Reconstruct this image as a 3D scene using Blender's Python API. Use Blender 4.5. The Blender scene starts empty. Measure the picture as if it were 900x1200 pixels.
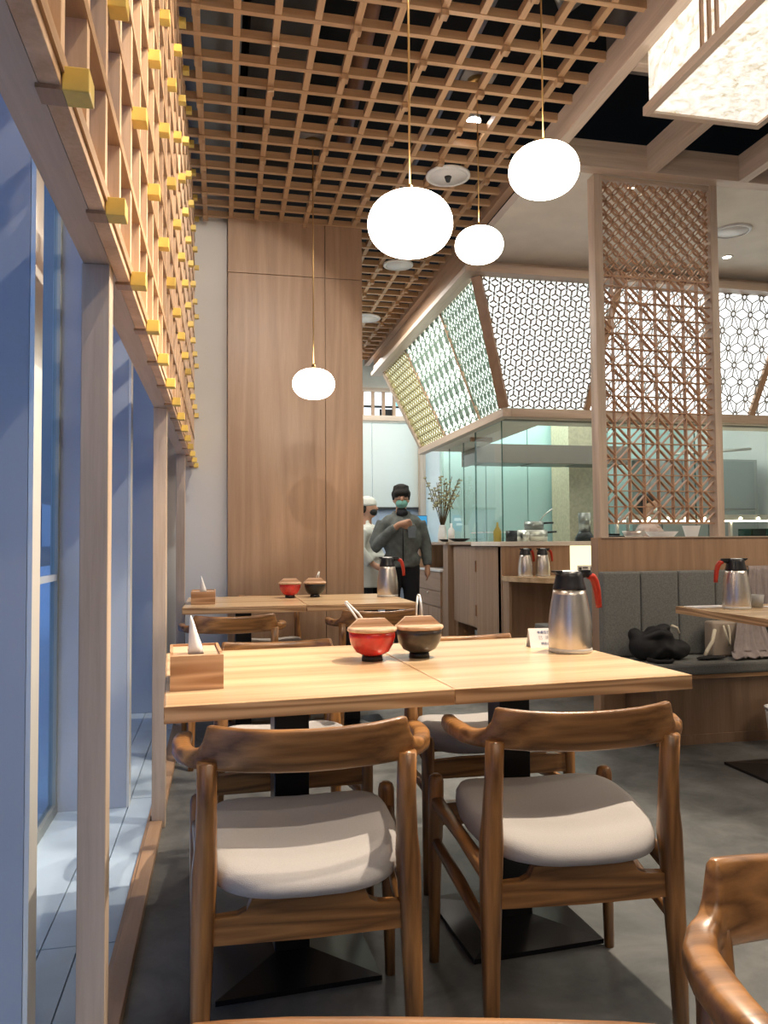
import bpy, bmesh, math, random
from math import sin, cos, pi, radians, atan2, sqrt, hypot
from mathutils import Vector, Matrix
random.seed(7)
SC = bpy.context.scene
COL = SC.collection

# ------------------------------------------------------------------ camera, world, exposure
f_px = 900.0
YAW, PIT, ROL, CAMH = radians(12.0), radians(2.3), radians(0.42), 1.07
F = Vector((sin(YAW)*cos(PIT), cos(YAW)*cos(PIT), sin(PIT)))
R0 = Vector((cos(YAW), -sin(YAW), 0)); U0 = R0.cross(F)
Rv = cos(ROL)*R0 - sin(ROL)*U0; Uv = cos(ROL)*U0 + sin(ROL)*R0
cam_data = bpy.data.cameras.new('camera'); cam = bpy.data.objects.new('camera', cam_data); COL.objects.link(cam)
M3 = Matrix((Rv, Uv, -F)).transposed()
cam.matrix_world = Matrix.Translation((0, 0, CAMH)) @ M3.to_4x4()
cam_data.sensor_fit = 'VERTICAL'; cam_data.sensor_height = 36.0
cam_data.lens = f_px/1200*36.0; cam_data.clip_start = 0.05
SC.camera = cam

world = bpy.data.worlds.new('world'); SC.world = world; world.use_nodes = True
bg = world.node_tree.nodes['Background']
bg.inputs[0].default_value = (0.38, 0.52, 0.78, 1); bg.inputs[1].default_value = 3.1
SC.view_settings.view_transform = 'Standard'; SC.view_settings.look = 'None'
SC.view_settings.exposure = 0.4; SC.view_settings.gamma = 1.0
SC.view_settings.use_curve_mapping = False
SC.cycles.transparent_max_bounces = 40

def area(name, loc, size, power, color=(1, .86, .68), rot=(0, 0, 0), sy=None, spread=None):
    l = bpy.data.lights.new(name, 'AREA'); l.energy = power; l.color = color
    l.shape = 'RECTANGLE'; l.size = size; l.size_y = sy or size
    if spread: l.spread = spread
    o = bpy.data.objects.new(name, l); COL.objects.link(o); o.location = loc; o.rotation_euler = rot
    return o
WARM = (1, .84, .66); NEUT = (1, .93, .84); COOL = (.86, .97, 1)
# added fill lights without fixtures: dining room, kitchen, soffit, back of the hall
area('ceiling_fill', (1.3, -0.9, 3.25), 2.6, 20, WARM, sy=1.0)
area('ceiling_fill', (4.3, 1.8, 3.1), 1.6, 50, WARM, sy=2.2)
area('kitchen_fill', (3.9, 8.6, 3.2), 2.6, 42, COOL, sy=1.0)
area('kitchen_fill', (4.0, 6.25, 2.07), 3.2, 5, NEUT, sy=.3)
area('soffit_fill', (3.4, 4.75, 3.15), 2.2, 9, WARM, sy=.4)
area('hall_fill', (1.7, 9.0, 3.2), 1.6, 24, NEUT, sy=.8)
area('hall_fill', (1.1, 6.9, 3.25), 1.0, 34, NEUT, sy=1.2)

# ------------------------------------------------------------------ materials
MATS = {}
def new_mat(name):
    m = bpy.data.materials.new(name); m.use_nodes = True
    return m, m.node_tree.nodes, m.node_tree.links, m.node_tree.nodes['Principled BSDF']
def plain(name, col, rough=.5, metal=0.0, noise=0.0, nscale=8, bump=0.0, bscale=200, trans=0, emis=None, estr=0, spec=None, coat=0):
    m, N, L, B = new_mat(name)
    B.inputs['Base Color'].default_value = (*col, 1); B.inputs['Roughness'].default_value = rough
    B.inputs['Metallic'].default_value = metal
    if trans: B.inputs['Transmission Weight'].default_value = trans
    if spec is not None: B.inputs['Specular IOR Level'].default_value = spec
    if coat: B.inputs['Coat Weight'].default_value = coat; B.inputs['Coat Roughness'].default_value = .15
    if emis: B.inputs['Emission Color'].default_value = (*emis, 1); B.inputs['Emission Strength'].default_value = estr
    tc = N.new('ShaderNodeTexCoord')
    if noise:
        n = N.new('ShaderNodeTexNoise'); n.inputs['Scale'].default_value = nscale; n.inputs['Detail'].default_value = 5
        r = N.new('ShaderNodeValToRGB')
        r.color_ramp.elements[0].position = .3; r.color_ramp.elements[1].position = .7
        r.color_ramp.elements[0].color = (*[max(0, c*(1-noise)) for c in col], 1)
        r.color_ramp.elements[1].color = (*[min(1, c*(1+noise)) for c in col], 1)
        L.new(tc.outputs['Object'], n.inputs['Vector']); L.new(n.outputs['Fac'], r.inputs[0]); L.new(r.outputs[0], B.inputs['Base Color'])
    if bump:
        n2 = N.new('ShaderNodeTexNoise'); n2.inputs['Scale'].default_value = bscale; n2.inputs['Detail'].default_value = 3
        b = N.new('ShaderNodeBump'); b.inputs['Strength'].default_value = bump; b.inputs['Distance'].default_value = .002
        L.new(tc.outputs['Object'], n2.inputs['Vector']); L.new(n2.outputs['Fac'], b.inputs['Height']); L.new(b.outputs[0], B.inputs['Normal'])
    MATS[name] = m
    return m
def wood(name, dark, light, axis='x', scale=30, rough=.45, ring=.5, ringscale=3.0, coat=0, stretch=.05, bump=.15):
    m, N, L, B = new_mat(name)
    tc = N.new('ShaderNodeTexCoord'); mp = N.new('ShaderNodeMapping')
    s = [1, 1, 1]; s['xyz'.index(axis)] = stretch; mp.inputs['Scale'].default_value = s
    L.new(tc.outputs['Object'], mp.inputs['Vector'])
    n = N.new('ShaderNodeTexNoise'); n.inputs['Scale'].default_value = scale*4; n.inputs['Detail'].default_value = 6; n.inputs['Roughness'].default_value = .65
    L.new(mp.outputs[0], n.inputs['Vector'])
    n2 = N.new('ShaderNodeTexNoise'); n2.inputs['Scale'].default_value = ringscale; n2.inputs['Detail'].default_value = 2
    L.new(mp.outputs[0], n2.inputs['Vector'])
    mul = N.new('ShaderNodeMath'); mul.operation = 'MULTIPLY'; mul.inputs[1].default_value = 14
    L.new(n2.outputs['Fac'], mul.inputs[0])
    fr = N.new('ShaderNodeMath'); fr.operation = 'PINGPONG'; fr.inputs[1].default_value = 1
    L.new(mul.outputs[0], fr.inputs[0])
    mix = N.new('ShaderNodeMix'); mix.data_type = 'FLOAT'; mix.inputs[0].default_value = ring
    L.new(n.outputs['Fac'], mix.inputs[2]); L.new(fr.outputs[0], mix.inputs[3])
    r = N.new('ShaderNodeValToRGB'); r.color_ramp.elements[0].position = .25; r.color_ramp.elements[1].position = .75
    r.color_ramp.elements[0].color = (*dark, 1); r.color_ramp.elements[1].color = (*light, 1)
    L.new(mix.outputs[0], r.inputs[0]); L.new(r.outputs[0], B.inputs['Base Color'])
    B.inputs['Roughness'].default_value = rough
    if coat: B.inputs['Coat Weight'].default_value = coat; B.inputs['Coat Roughness'].default_value = .25
    if bump:
        b = N.new('ShaderNodeBump'); b.inputs['Strength'].default_value = bump; b.inputs['Distance'].default_value = .001
        L.new(mix.outputs[0], b.inputs['Height']); L.new(b.outputs[0], B.inputs['Normal'])
    MATS[name] = m
    return m
for ax in 'xyz':
    wood('ash_'+ax, (.44, .335, .25), (.66, .53, .42), ax, ring=.35, scale=22)      # pale screen and beam wood
    wood('cedar_'+ax, (.40, .235, .12), (.62, .40, .225), ax, ring=.4, scale=20)     # ceiling lattice
    wood('veneer_'+ax, (.35, .215, .13), (.46, .30, .19), ax, ring=.35, scale=30, ringscale=5, rough=.4, bump=.05)
    wood('top_'+ax, (.56, .37, .20), (.86, .64, .39), ax, ring=.35, scale=26, rough=.26, coat=.25, bump=.04)
    wood('edge_'+ax, (.36, .19, .085), (.70, .45, .24), ax, ring=.7, scale=20, ringscale=14, rough=.4)
    wood('chair_'+ax, (.15, .062, .018), (.44, .205, .064), ax, ring=.42, scale=26, ringscale=14, rough=.34, coat=.25, stretch=.07, bump=.3)
wood('screen_warm', (.55, .33, .18), (.80, .55, .35), 'z', ring=.35)
wood('box_wood', (.40, .20, .09), (.66, .40, .22), 'x', ring=.7, ringscale=14)
wood('lid_wood', (.50, .31, .18), (.74, .53, .37), 'x', ring=.5, ringscale=12)
wood('kumiko_wood', (.42, .235, .13), (.62, .38, .235), 'z', ring=.2)
wood('shaded_bench_wood', (.19, .115, .068), (.29, .185, .115), 'z', ring=.3)  # veneer darkened for the shade below the bench seat
plain('gold_block', (.78, .56, .13), .4, noise=.15, nscale=20)
plain('black_steel', (.012, .012, .014), .28, metal=.3)
plain('black_plastic', (.012, .013, .017), .32)
plain('steel', (.72, .68, .63), .32, metal=1.0, noise=.04, nscale=60)
plain('steel_dull', (.42, .43, .42), .35, metal=.9)
plain('brown_steel', (.19, .15, .12), .45, metal=.2)
plain('steel_paint', (.30, .33, .32), .4, metal=.3, noise=.08, nscale=2)
plain('red_plastic', (.50, .035, .015), .35)
plain('red_lacquer', (.55, .022, .015), .25, noise=.3, nscale=25, coat=.5)
plain('dark_glaze', (.045, .035, .028), .3, noise=.5, nscale=30, coat=.3)
plain('black_glaze', (.01, .01, .01), .3)
plain('seat_fabric', (.46, .44, .43), .95, noise=.05, nscale=320, bump=.5, bscale=700)
plain('bench_fabric', (.20, .205, .195), .95, noise=.2, nscale=160, bump=.5, bscale=500)
plain('tissue', (.9, .9, .9), .9)
plain('paper', (.86, .86, .87), .8)
plain('ink_blue', (.06, .12, .30), .7)
plain('ink_grey', (.45, .45, .50), .7)
plain('globe_glass', (1, 1, 1), .4, emis=(1, .90, .76), estr=11)
plain('brass', (.62, .40, .16), .3, metal=1)
plain('white_plaster', (.66, .64, .61), .85, noise=.05, nscale=1.5)
plain('beige_ceiling', (.82, .77, .68), .85, noise=.05, nscale=6)
plain('plenum_black', (.006, .007, .009), .9)
plain('plenum_grey', (.16, .19, .22), .8, noise=.25, nscale=3)
plain('duct_grey', (.03, .032, .035), .7, noise=.3, nscale=4)
plain('duct_foil', (.20, .18, .17), .6, noise=.3, nscale=5)
plain('pipe_brown', (.18, .08, .035), .6)
plain('blue_tinted_panel', (.38, .44, .54), .6, noise=.03, nscale=3)  # blue daylight on the white fins put into the base colour
plain('pale_metal', (.72, .73, .72), .35, metal=.3)
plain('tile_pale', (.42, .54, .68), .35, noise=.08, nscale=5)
plain('white_enamel', (.85, .85, .84), .4)
plain('spot_lens', (1, 1, 1), .3, emis=(.95, .97, 1), estr=25)
plain('warm_lens', (1, 1, 1), .3, emis=(1, .85, .6), estr=14)
plain('hood_diffuser', (.9, .95, .93), .6, emis=(.93, .99, 1.0), estr=1.9)
plain('hood_diffuser_side', (.9, .95, .85), .6, emis=(.90, 1.0, .93), estr=1.5)
plain('kumiko_grey', (.30, .29, .27), .6)
plain('kumiko_olive', (.36, .31, .14), .6)
plain('kumiko_teal', (.20, .27, .22), .6)
plain('frost_green', (.50, .70, .66), .5, noise=.03, nscale=1.5)
plain('frost_white', (.62, .69, .67), .5, noise=.05, nscale=1.2)
plain('lit_amber', (.8, .75, .5), .6, emis=(1, .95, .62), estr=.85)
plain('lit_white', (.8, .85, .9), .6, emis=(.85, .93, 1), estr=.9)
plain('lit_cyan', (.1, .6, .6), .6, emis=(.15, .8, .85), estr=.7)
plain('poster_blue', (.03, .25, .5), .5, emis=(.05, .35, .65), estr=.35)
plain('poster_navy', (.02, .04, .08), .4)
plain('poster_red', (.7, .05, .05), .5)
plain('pale_glass_door', (.42, .52, .66), .3)
plain('amber_tile', (.58, .50, .34), .5, noise=.15, nscale=30)
plain('skin', (.52, .29, .19), .55)
plain('hair', (.010, .009, .008), .85, bump=1.0, bscale=60)
plain('jacket_grey', (.12, .135, .13), .9, noise=.25, nscale=20, bump=.4, bscale=60)
plain('trouser_black', (.012, .013, .018), .9)
plain('mask_green', (.20, .47, .42), .8)
plain('white_cloth', (.70, .73, .68), .9, noise=.06, nscale=12)
plain('pink_cloth', (.62, .42, .38), .9)
plain('black_cloth', (.012, .012, .014), .7, bump=.6, bscale=25)
plain('taupe_cloth', (.33, .28, .27), .9, noise=.12, nscale=30)
plain('beige_leather', (.44, .36, .29), .6, noise=.08, nscale=12)
plain('cream_strap', (.70, .64, .50), .6)
plain('leaf_dry', (.42, .40, .24), .8, noise=.3, nscale=20)
plain('stem_brown', (.16, .11, .06), .8)
plain('ceramic_grey', (.36, .36, .35), .5)
plain('yellow_sauce', (.6, .42, .08), .4)

def glass_mat(name, tint, amount=.93, ref=.08):
    m = bpy.data.materials.new(name); m.use_nodes = True; N = m.node_tree.nodes; L = m.node_tree.links; N.clear()
    o = N.new('ShaderNodeOutputMaterial'); t = N.new('ShaderNodeBsdfTransparent'); g = N.new('ShaderNodeBsdfGlossy')
    g.inputs['Roughness'].default_value = .02; g.inputs['Color'].default_value = (.9, .95, 1, 1)
    t.inputs['Color'].default_value = (*tint, 1)
    fz = N.new('ShaderNodeFresnel'); fz.inputs['IOR'].default_value = 1.45
    mx = N.new('ShaderNodeMixShader'); ge = N.new('ShaderNodeNewGeometry'); iv = N.new('ShaderNodeMath'); iv.operation = 'SUBTRACT'; iv.inputs[0].default_value = 1; L.new(ge.outputs['Backfacing'], iv.inputs[1])
    ml = N.new('ShaderNodeMath'); ml.operation = 'MULTIPLY'; L.new(fz.outputs[0], ml.inputs[0]); L.new(iv.outputs[0], ml.inputs[1]); L.new(ml.outputs[0], mx.inputs[0]); L.new(t.outputs[0], mx.inputs[1]); L.new(g.outputs[0], mx.inputs[2])
    L.new(mx.outputs[0], o.inputs[0]); MATS[name] = m
glass_mat('glass_clear', (.93, .97, .96)); glass_mat('glass_blue', (.55, .68, .80)); glass_mat('glass_edge', (.35, .5, .47))

def washi():
    m, N, L, B = new_mat('washi')
    tc = N.new('ShaderNodeTexCoord'); n = N.new('ShaderNodeTexNoise'); n.inputs['Scale'].default_value = 26; n.inputs['Detail'].default_value = 8
    n.inputs['Roughness'].default_value = .7; n.inputs['Distortion'].default_value = .6
    L.new(tc.outputs['Object'], n.inputs['Vector'])
    r = N.new('ShaderNodeValToRGB'); r.color_ramp.elements[0].position = .33; r.color_ramp.elements[1].position = .55
    r.color_ramp.elements[0].color = (.50, .44, .30, 1); r.color_ramp.elements[1].color = (.96, .93, .85, 1)
    L.new(n.outputs['Fac'], r.inputs[0]); L.new(r.outputs[0], B.inputs['Base Color'])
    L.new(r.outputs[0], B.inputs['Emission Color']); B.inputs['Emission Strength'].default_value = .72
    MATS['washi'] = m
washi()
def concrete():
    m, N, L, B = new_mat('concrete')
    tc = N.new('ShaderNodeTexCoord')
    n = N.new('ShaderNodeTexNoise'); n.inputs['Scale'].default_value = 3.2; n.inputs['Detail'].default_value = 11; n.inputs['Roughness'].default_value = .62; n.inputs['Distortion'].default_value = .5
    L.new(tc.outputs['Object'], n.inputs['Vector'])
    r = N.new('ShaderNodeValToRGB'); r.color_ramp.elements[0].position = .3; r.color_ramp.elements[1].position = .72
    r.color_ramp.elements[0].color = (.045, .050, .053, 1); r.color_ramp.elements[1].color = (.19, .195, .19, 1)
    L.new(n.outputs['Fac'], r.inputs[0]); L.new(r.outputs[0], B.inputs['Base Color'])
    n2 = N.new('ShaderNodeTexNoise'); n2.inputs['Scale'].default_value = 30; n2.inputs['Detail'].default_value = 5
    L.new(tc.outputs['Object'], n2.inputs['Vector'])
    mr = N.new('ShaderNodeMapRange'); mr.inputs[3].default_value = .38; mr.inputs[4].default_value = .6
    L.new(n2.outputs['Fac'], mr.inputs[0]); L.new(mr.outputs[0], B.inputs['Roughness'])
    MATS['concrete'] = m
concrete()

# ------------------------------------------------------------------ mesh builder
ORG = {}
class MB:
    def __init__(s): s.v = []; s.f = []; s.sm = []
    def add(s, vs, fs, smooth=False):
        o = len(s.v); s.v += [tuple(v) for v in vs]
        for f in fs: s.f.append([i+o for i in f]); s.sm.append(smooth)
        return s
    def box(s, x0, x1, y0, y1, z0, z1):
        return s.add([(x0,y0,z0),(x1,y0,z0),(x1,y1,z0),(x0,y1,z0),(x0,y0,z1),(x1,y0,z1),(x1,y1,z1),(x0,y1,z1)],
                     [(0,3,2,1),(4,5,6,7),(0,1,5,4),(1,2,6,5),(2,3,7,6),(3,0,4,7)])
    def bbox(s, x0, x1, y0, y1, z0, z1, b=.003):      # box with chamfered edges
        bm = bmesh.new(); bmesh.ops.create_cube(bm, size=1)
        for v in bm.verts: v.co = Vector(((x0+x1)/2+v.co.x*(x1-x0), (y0+y1)/2+v.co.y*(y1-y0), (z0+z1)/2+v.co.z*(z1-z0)))
        bmesh.ops.bevel(bm, geom=list(bm.edges), offset=b, segments=2, affect='EDGES', profile=.5)
        bm.verts.index_update()
        s.add([v.co[:] for v in bm.verts], [[v.index for v in f.verts] for f in bm.faces]); bm.free(); return s
    def obox(s, c, X, Y, Z):                          # oriented box: centre and three half vectors
        c, X, Y, Z = Vector(c), Vector(X), Vector(Y), Vector(Z)
        P = [c+a*X+b*Y+d*Z for d in (-1, 1) for a, b in ((-1,-1),(1,-1),(1,1),(-1,1))]
        return s.add(P, [(0,3,2,1),(4,5,6,7),(0,1,5,4),(1,2,6,5),(2,3,7,6),(3,0,4,7)])
    def bar(s, a, b, w, d, n):                        # bar from a to b, width w across, depth d along normal n
        a, b, n = Vector(a), Vector(b), Vector(n).normalized(); t = b-a
        if t.length < 1e-5: return s
        q = t.normalized().cross(n)
        return s.obox((a+b)/2, t/2, q*w/2, n*d/2)
    def prism(s, poly, axis, a, b):                   # polygon extruded along an axis; poly in the two other axes
        n = len(poly)
        def P(u, v, w): return {'x': (w, u, v), 'y': (u, w, v), 'z': (u, v, w)}[axis]
        vs = [P(u, v, a) for u, v in poly]+[P(u, v, b) for u, v in poly]
        return s.add(vs, [list(range(n))[::-1], list(range(n, 2*n))]+[(i, (i+1) % n, n+(i+1) % n, n+i) for i in range(n)])
    def lathe(s, prof, c=(0, 0, 0), seg=32, smooth=True, sx=1, sy=1):
        n = len(prof); vs = []
        for k in range(seg):
            a = 2*pi*k/seg
            vs += [(c[0]+r*cos(a)*sx, c[1]+r*sin(a)*sy, c[2]+z) for r, z in prof]
        fs = [(k*n+i, ((k+1) % seg)*n+i, ((k+1) % seg)*n+i+1, k*n+i+1) for k in range(seg) for i in range(n-1)]
        return s.add(vs, fs, smooth)
    def tube(s, pts, rad, seg=10, smooth=True, caps=True, sq=1.0, ref=(0, 0, 1)):
        pts = [Vector(p) for p in pts]; n = len(pts)
        if not hasattr(rad, '__len__'): rad = [rad]*n
        vs = []; u = None
        for i, p in enumerate(pts):
            t = (pts[min(i+1, n-1)]-pts[max(i-1, 0)]).normalized()
            if u is None: u = t.cross(Vector(ref)) if abs(t.z) < .8 else t.cross(Vector((0, 1, 0)))
            else: u = u-t*u.dot(t)
            u = u.normalized(); w = u.cross(t)
            for k in range(seg):
                a = 2*pi*k/seg; ca, sa = cos(a), sin(a)
                if sq != 1: ca = math.copysign(abs(ca)**sq, ca); sa = math.copysign(abs(sa)**sq, sa)
                vs.append(p+rad[i]*(ca*u+sa*w))
        fs = [(i*seg+k, i*seg+(k+1) % seg, (i+1)*seg+(k+1) % seg, (i+1)*seg+k) for i in range(n-1) for k in range(seg)]
        if caps: fs += [list(range(seg))[::-1], list(range((n-1)*seg, n*seg))]
        return s.add(vs, fs, smooth)
    def loft(s, rings, smooth=True, caps=True, closed=True):
        n = len(rings); m = len(rings[0]); vs = [p for r in rings for p in r]
        fs = [(i*m+k, i*m+(k+1) % m, (i+1)*m+(k+1) % m, (i+1)*m+k) for i in range(n-1) for k in range(m if closed else m-1)]
        if caps: fs += [list(range(m))[::-1], list(range((n-1)*m, n*m))]
        return s.add(vs, fs, smooth)
    def ball(s, c, r, seg=16, smooth=True, M=None):
        if not hasattr(r, '__len__'): r = (r, r, r)
        h = seg//2; vs = []
        for i in range(h+1):
            th = pi*i/h
            for k in range(seg):
                a = 2*pi*k/seg; v = Vector((r[0]*sin(th)*cos(a), r[1]*sin(th)*sin(a), r[2]*cos(th)))
                if M: v = M @ v
                vs.append(Vector(c)+v)
        fs = [(i*seg+k, (i+1)*seg+k, (i+1)*seg+(k+1) % seg, i*seg+(k+1) % seg) for i in range(h) for k in range(seg)]
        return s.add(vs, fs, smooth)
    def quad(s, a, b, c, d): return s.add([a, b, c, d], [(0, 1, 2, 3)])
    def mesh(s, name, mat, off=(0, 0, 0), weld=True):
        me = bpy.data.meshes.new(name)
        me.from_pydata([(v[0]-off[0], v[1]-off[1], v[2]-off[2]) for v in s.v], [], s.f)
        me.polygons.foreach_set('use_smooth', s.sm)
        if isinstance(mat, str): mat = MATS[mat]
        me.materials.append(mat)
        bm = bmesh.new(); bm.from_mesh(me)
        if weld: bmesh.ops.remove_doubles(bm, verts=bm.verts, dist=1e-6)
        bmesh.ops.recalc_face_normals(bm, faces=bm.faces); bm.to_mesh(me); bm.free()
        me.update(); return me
def remesh(mb, name, mat, off, vox=.012, smooth=3):
    me = bpy.data.meshes.new(name); me.from_pydata([(v[0]-off[0], v[1]-off[1], v[2]-off[2]) for v in mb.v], [], mb.f)
    bm = bmesh.new(); bm.from_mesh(me); bmesh.ops.remove_doubles(bm, verts=bm.verts, dist=1e-6); bmesh.ops.recalc_face_normals(bm, faces=bm.faces); bm.to_mesh(me); bm.free()
    o = bpy.data.objects.new(name, me); COL.objects.link(o)
    md = o.modifiers.new('r', 'REMESH'); md.mode = 'VOXEL'; md.voxel_size = vox; md.use_smooth_shade = True
    if smooth: s = o.modifiers.new('s', 'SMOOTH'); s.iterations = smooth; s.factor = .6
    dg = bpy.context.evaluated_depsgraph_get(); me2 = bpy.data.meshes.new_from_object(o.evaluated_get(dg))
    bpy.data.objects.remove(o); bpy.data.meshes.remove(me)
    me2.name = name; me2.materials.clear(); me2.materials.append(MATS[mat] if isinstance(mat, str) else mat)
    for p in me2.polygons: p.use_smooth = True
    return me2
def tag(o, label, cat, group=None, kind=None):
    if label: o['label'] = label
    if cat: o['category'] = cat
    if group: o['group'] = group
    if kind: o['kind'] = kind
    return o
def thing(name, label, cat, loc=(0, 0, 0), group=None):
    o = bpy.data.objects.new(name, None); COL.objects.link(o); o.location = loc; o.empty_display_size = .1
    ORG[o.name] = tuple(loc); return tag(o, label, cat, group)
def part(name, mb, mat, parent=None, label=None, kind=None, local=False):
    """a mesh object; vertices are in world coordinates unless local"""
    off = (0, 0, 0)
    if parent is not None and not local: off = ORG.get(parent.name, (0, 0, 0))
    me = mb if isinstance(mb, bpy.types.Mesh) else mb.mesh(name, mat, off)
    o = bpy.data.objects.new(name, me); COL.objects.link(o)
    if parent is not None: o.parent = parent; ORG[o.name] = off
    if label: o['label'] = label
    if kind: o['kind'] = kind
    return o
def single(name, mb, mat, label, cat, loc, group=None):
    me = mb.mesh(name, mat, loc); o = bpy.data.objects.new(name, me); COL.objects.link(o); o.location = loc
    ORG[o.name] = tuple(loc); return tag(o, label, cat, group)
def struct(name, mb, mat, parent=None):
    o = part(name, mb, mat, parent)
    if parent is None: o['kind'] = 'structure'
    return o
def inst(name, me, loc, parent, rot=None):           # linked-mesh copy placed as a child
    o = bpy.data.objects.new(name, me); COL.objects.link(o); o.parent = parent
    pl = ORG.get(parent.name, (0, 0, 0)); o.location = [loc[i]-pl[i] for i in range(3)]
    if rot: o.rotation_euler = rot
    return o
def dup(root, loc, rz=0, label=None, group=None):
    r = root.copy(); COL.objects.link(r); r.location = loc; r.rotation_euler = (0, 0, rz)
    if label: r['label'] = label
    if group: r['group'] = group
    for ch in list(root.children):
        c = ch.copy(); COL.objects.link(c); c.parent = r
        for g in ch.children:
            d = g.copy(); COL.objects.link(d); d.parent = c
    return r

# ------------------------------------------------------------------ the room shell
struct('floor', MB().box(-.262, 6.2, -2.6, 10.6, -.1, 0), 'concrete')
# raised pale tile strip by the windows: joints recessed
tr = struct('floor_window_strip', MB().box(-.66, -.262, -2.6, 5.5, -.1, .001), 'duct_grey')
for (xa, xb) in ((-.272, -.364), (-.368, -.459), (-.463, -.66)):
    for k in range(7):
        y0 = -2.6+k*1.2
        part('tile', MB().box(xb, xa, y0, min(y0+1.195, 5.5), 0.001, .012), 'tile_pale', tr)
struct('wall_right', MB().box(6.1, 6.2, -2.6, 10.6, 0, 4.2), 'white_plaster')
struct('wall_front', MB().box(-.8, 6.2, -2.7, -2.6, 0, 4.2), 'white_plaster')
struct('ceiling', MB().box(-.8, 6.2, -2.7, 10.7, 4.1, 4.2), 'plenum_black')
struct('ceiling_bulkhead', MB().box(-.66, .095, -2.6, 5.6, 3.5, 3.54), 'plenum_grey')
# white end wall beside the wooden cupboard column
struct('wall_end', MB().box(-.66, .045, 5.36, 5.46, 0, 4.1), 'white_plaster')
struct('wall_left', MB().box(-.76, -.66, 5.36, 10.6, 0, 4.1).box(-.66, -.58, -2.6, 5.36, 3.4, 4.1), 'white_plaster')
# beige ceiling over the kitchen front and over the dining room behind the beams
struct('ceiling_soffit', MB().box(1.80, 6.1, 3.985, 5.5, 3.20, 3.26), 'beige_ceiling')
struct('ceiling_kitchen', MB().box(1.9, 6.1, 5.5, 9.6, 3.30, 3.34), 'beige_ceiling')

# window wall: fins, glass panes, sills and heads
wfin = [(-.15-1.79, 1), (-.15, 1), (1.62, 1), (3.29, 2), (5.08, 3)]
for i, (y, n) in enumerate(wfin):
    t = thing('window_fin', ['blue-lit white window fin nearest the back of the room, outside the photograph', 'blue-lit white window fin beside the camera, outside the photograph',
               'large blue-lit white window fin at the left edge with a pale metal corner strip', 'blue-lit white window fin behind the nearest pale wooden post',
               'blue-lit white window fin behind the second pale wooden post'][i], 'window fin', (-.5, y, 0), 'white fins between the window panes')
    part('fin_panel', MB().bbox(-.64, -.369, y, y+.065, .012, 3.4, .002), 'blue_tinted_panel', t)
    part('corner_strip', MB().box(-.372, -.362, y, y+.068, .012, 3.4), 'pale_metal', t, 'pale metal corner strip')
for i, (y, n) in enumerate(wfin):
    y2 = wfin[i+1][0] if i+1 < len(wfin) else 5.36
    w = struct('window_%d' % (i+1), MB().box(-.652, -.646, y+.065, y2, .05, 3.4), 'glass_blue')
    fr = MB().box(-.665, -.632, y+.065, y2, .012, .05).box(-.662, -.634, y2-.03, y2, .05, 3.4).box(-.662, -.634, y+.065, y+.09, .05, 3.4)
    part('window_frame', fr, 'steel_paint', w)
    part('glazing_bar', MB().box(-.66, -.636, y+.09, y2-.03, .93, .955), 'blue_tinted_panel', w)
# dusk buildings and pavement outside the glass
struct('ground_outside', MB().box(-30, -.66, -20, 90, -.15, -.02), 'tile_pale')
ob = thing('opposite_building', 'dim dark grey building seen through the window glass', 'building', (-9, 6, 0))
part('wall', MB().box(-12, -9, -12, 80, -.02, 45), 'duct_grey', ob)
for k in range(22):
    part('window', MB().box(-9, -8.95, -10+k*4, -7.6+k*4, 1, 3.2), 'poster_navy', ob)

# ------------------------------------------------------------------ left lattice screen on posts
T = thing('lattice_screen', 'tall wooden lattice screen on posts along the windows with yellow block ends', 'lattice screen', (-.21, 3, 0))
part('bottom_beam', MB().box(-.252, -.2045, -2.5, 5.36, 1.597, 1.70), 'ash_y', T)
part('lattice_rail', MB().bbox(-.204, -.180, -2.5, 5.36, 1.597, 1.612, .001), 'screen_warm', T)
pm = MB().bbox(-.255, -.205, 0, .05, .0, 1.597, .002).mesh('post', 'ash_z')
for y in (-1.62, -.06, 1.50, 3.06, 4.62): inst('post', pm, (0, y, 0), T)
vm = MB().box(-.235, -.178, -.011, .011, 1.612, 3.42).mesh('vertical_slat', 'screen_warm')
for k in range(-12, 27): inst('vertical_slat', vm, (0, .915+.17*k, 0), T)
hm = MB().box(-.233, -.176, -2.5, 5.355, -.010, .010).mesh('horizontal_slat', 'cedar_y')
for k in range(11): inst('horizontal_slat', hm, (0, 0, 1.622+.17*k if k else 1.622), T)
bmh = MB().bbox(-.001, .029, -.018, .018, -.0145, .0145, .0015).mesh('block', 'gold_block')
btm = MB().box(-.030, -.001, -.0178, .0178, -.0143, 0).mesh('block_tenon', 'veneer_y')
for r in range(6):
    for k in range(-6, 14):
        inst('block', bmh, (-.178, .935+.34*k, 1.606+.34*r), T)
        if r == 0: inst('block_tenon', btm, (-.178, .935+.34*k, 1.606), T)
part('floor_rail', MB().bbox(-.262, -.215, 1.56, 3.055, 0, .03, .002).bbox(-.262, -.215, 3.115, 4.615, 0, .03, .002).bbox(-.262, -.215, -.01, 1.495, 0, .03, .002), 'veneer_y', T)
part('rail_cap', MB().box(-.272, -.2635, -.5, 5.3, 0, .022), 'veneer_y', T)

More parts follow.
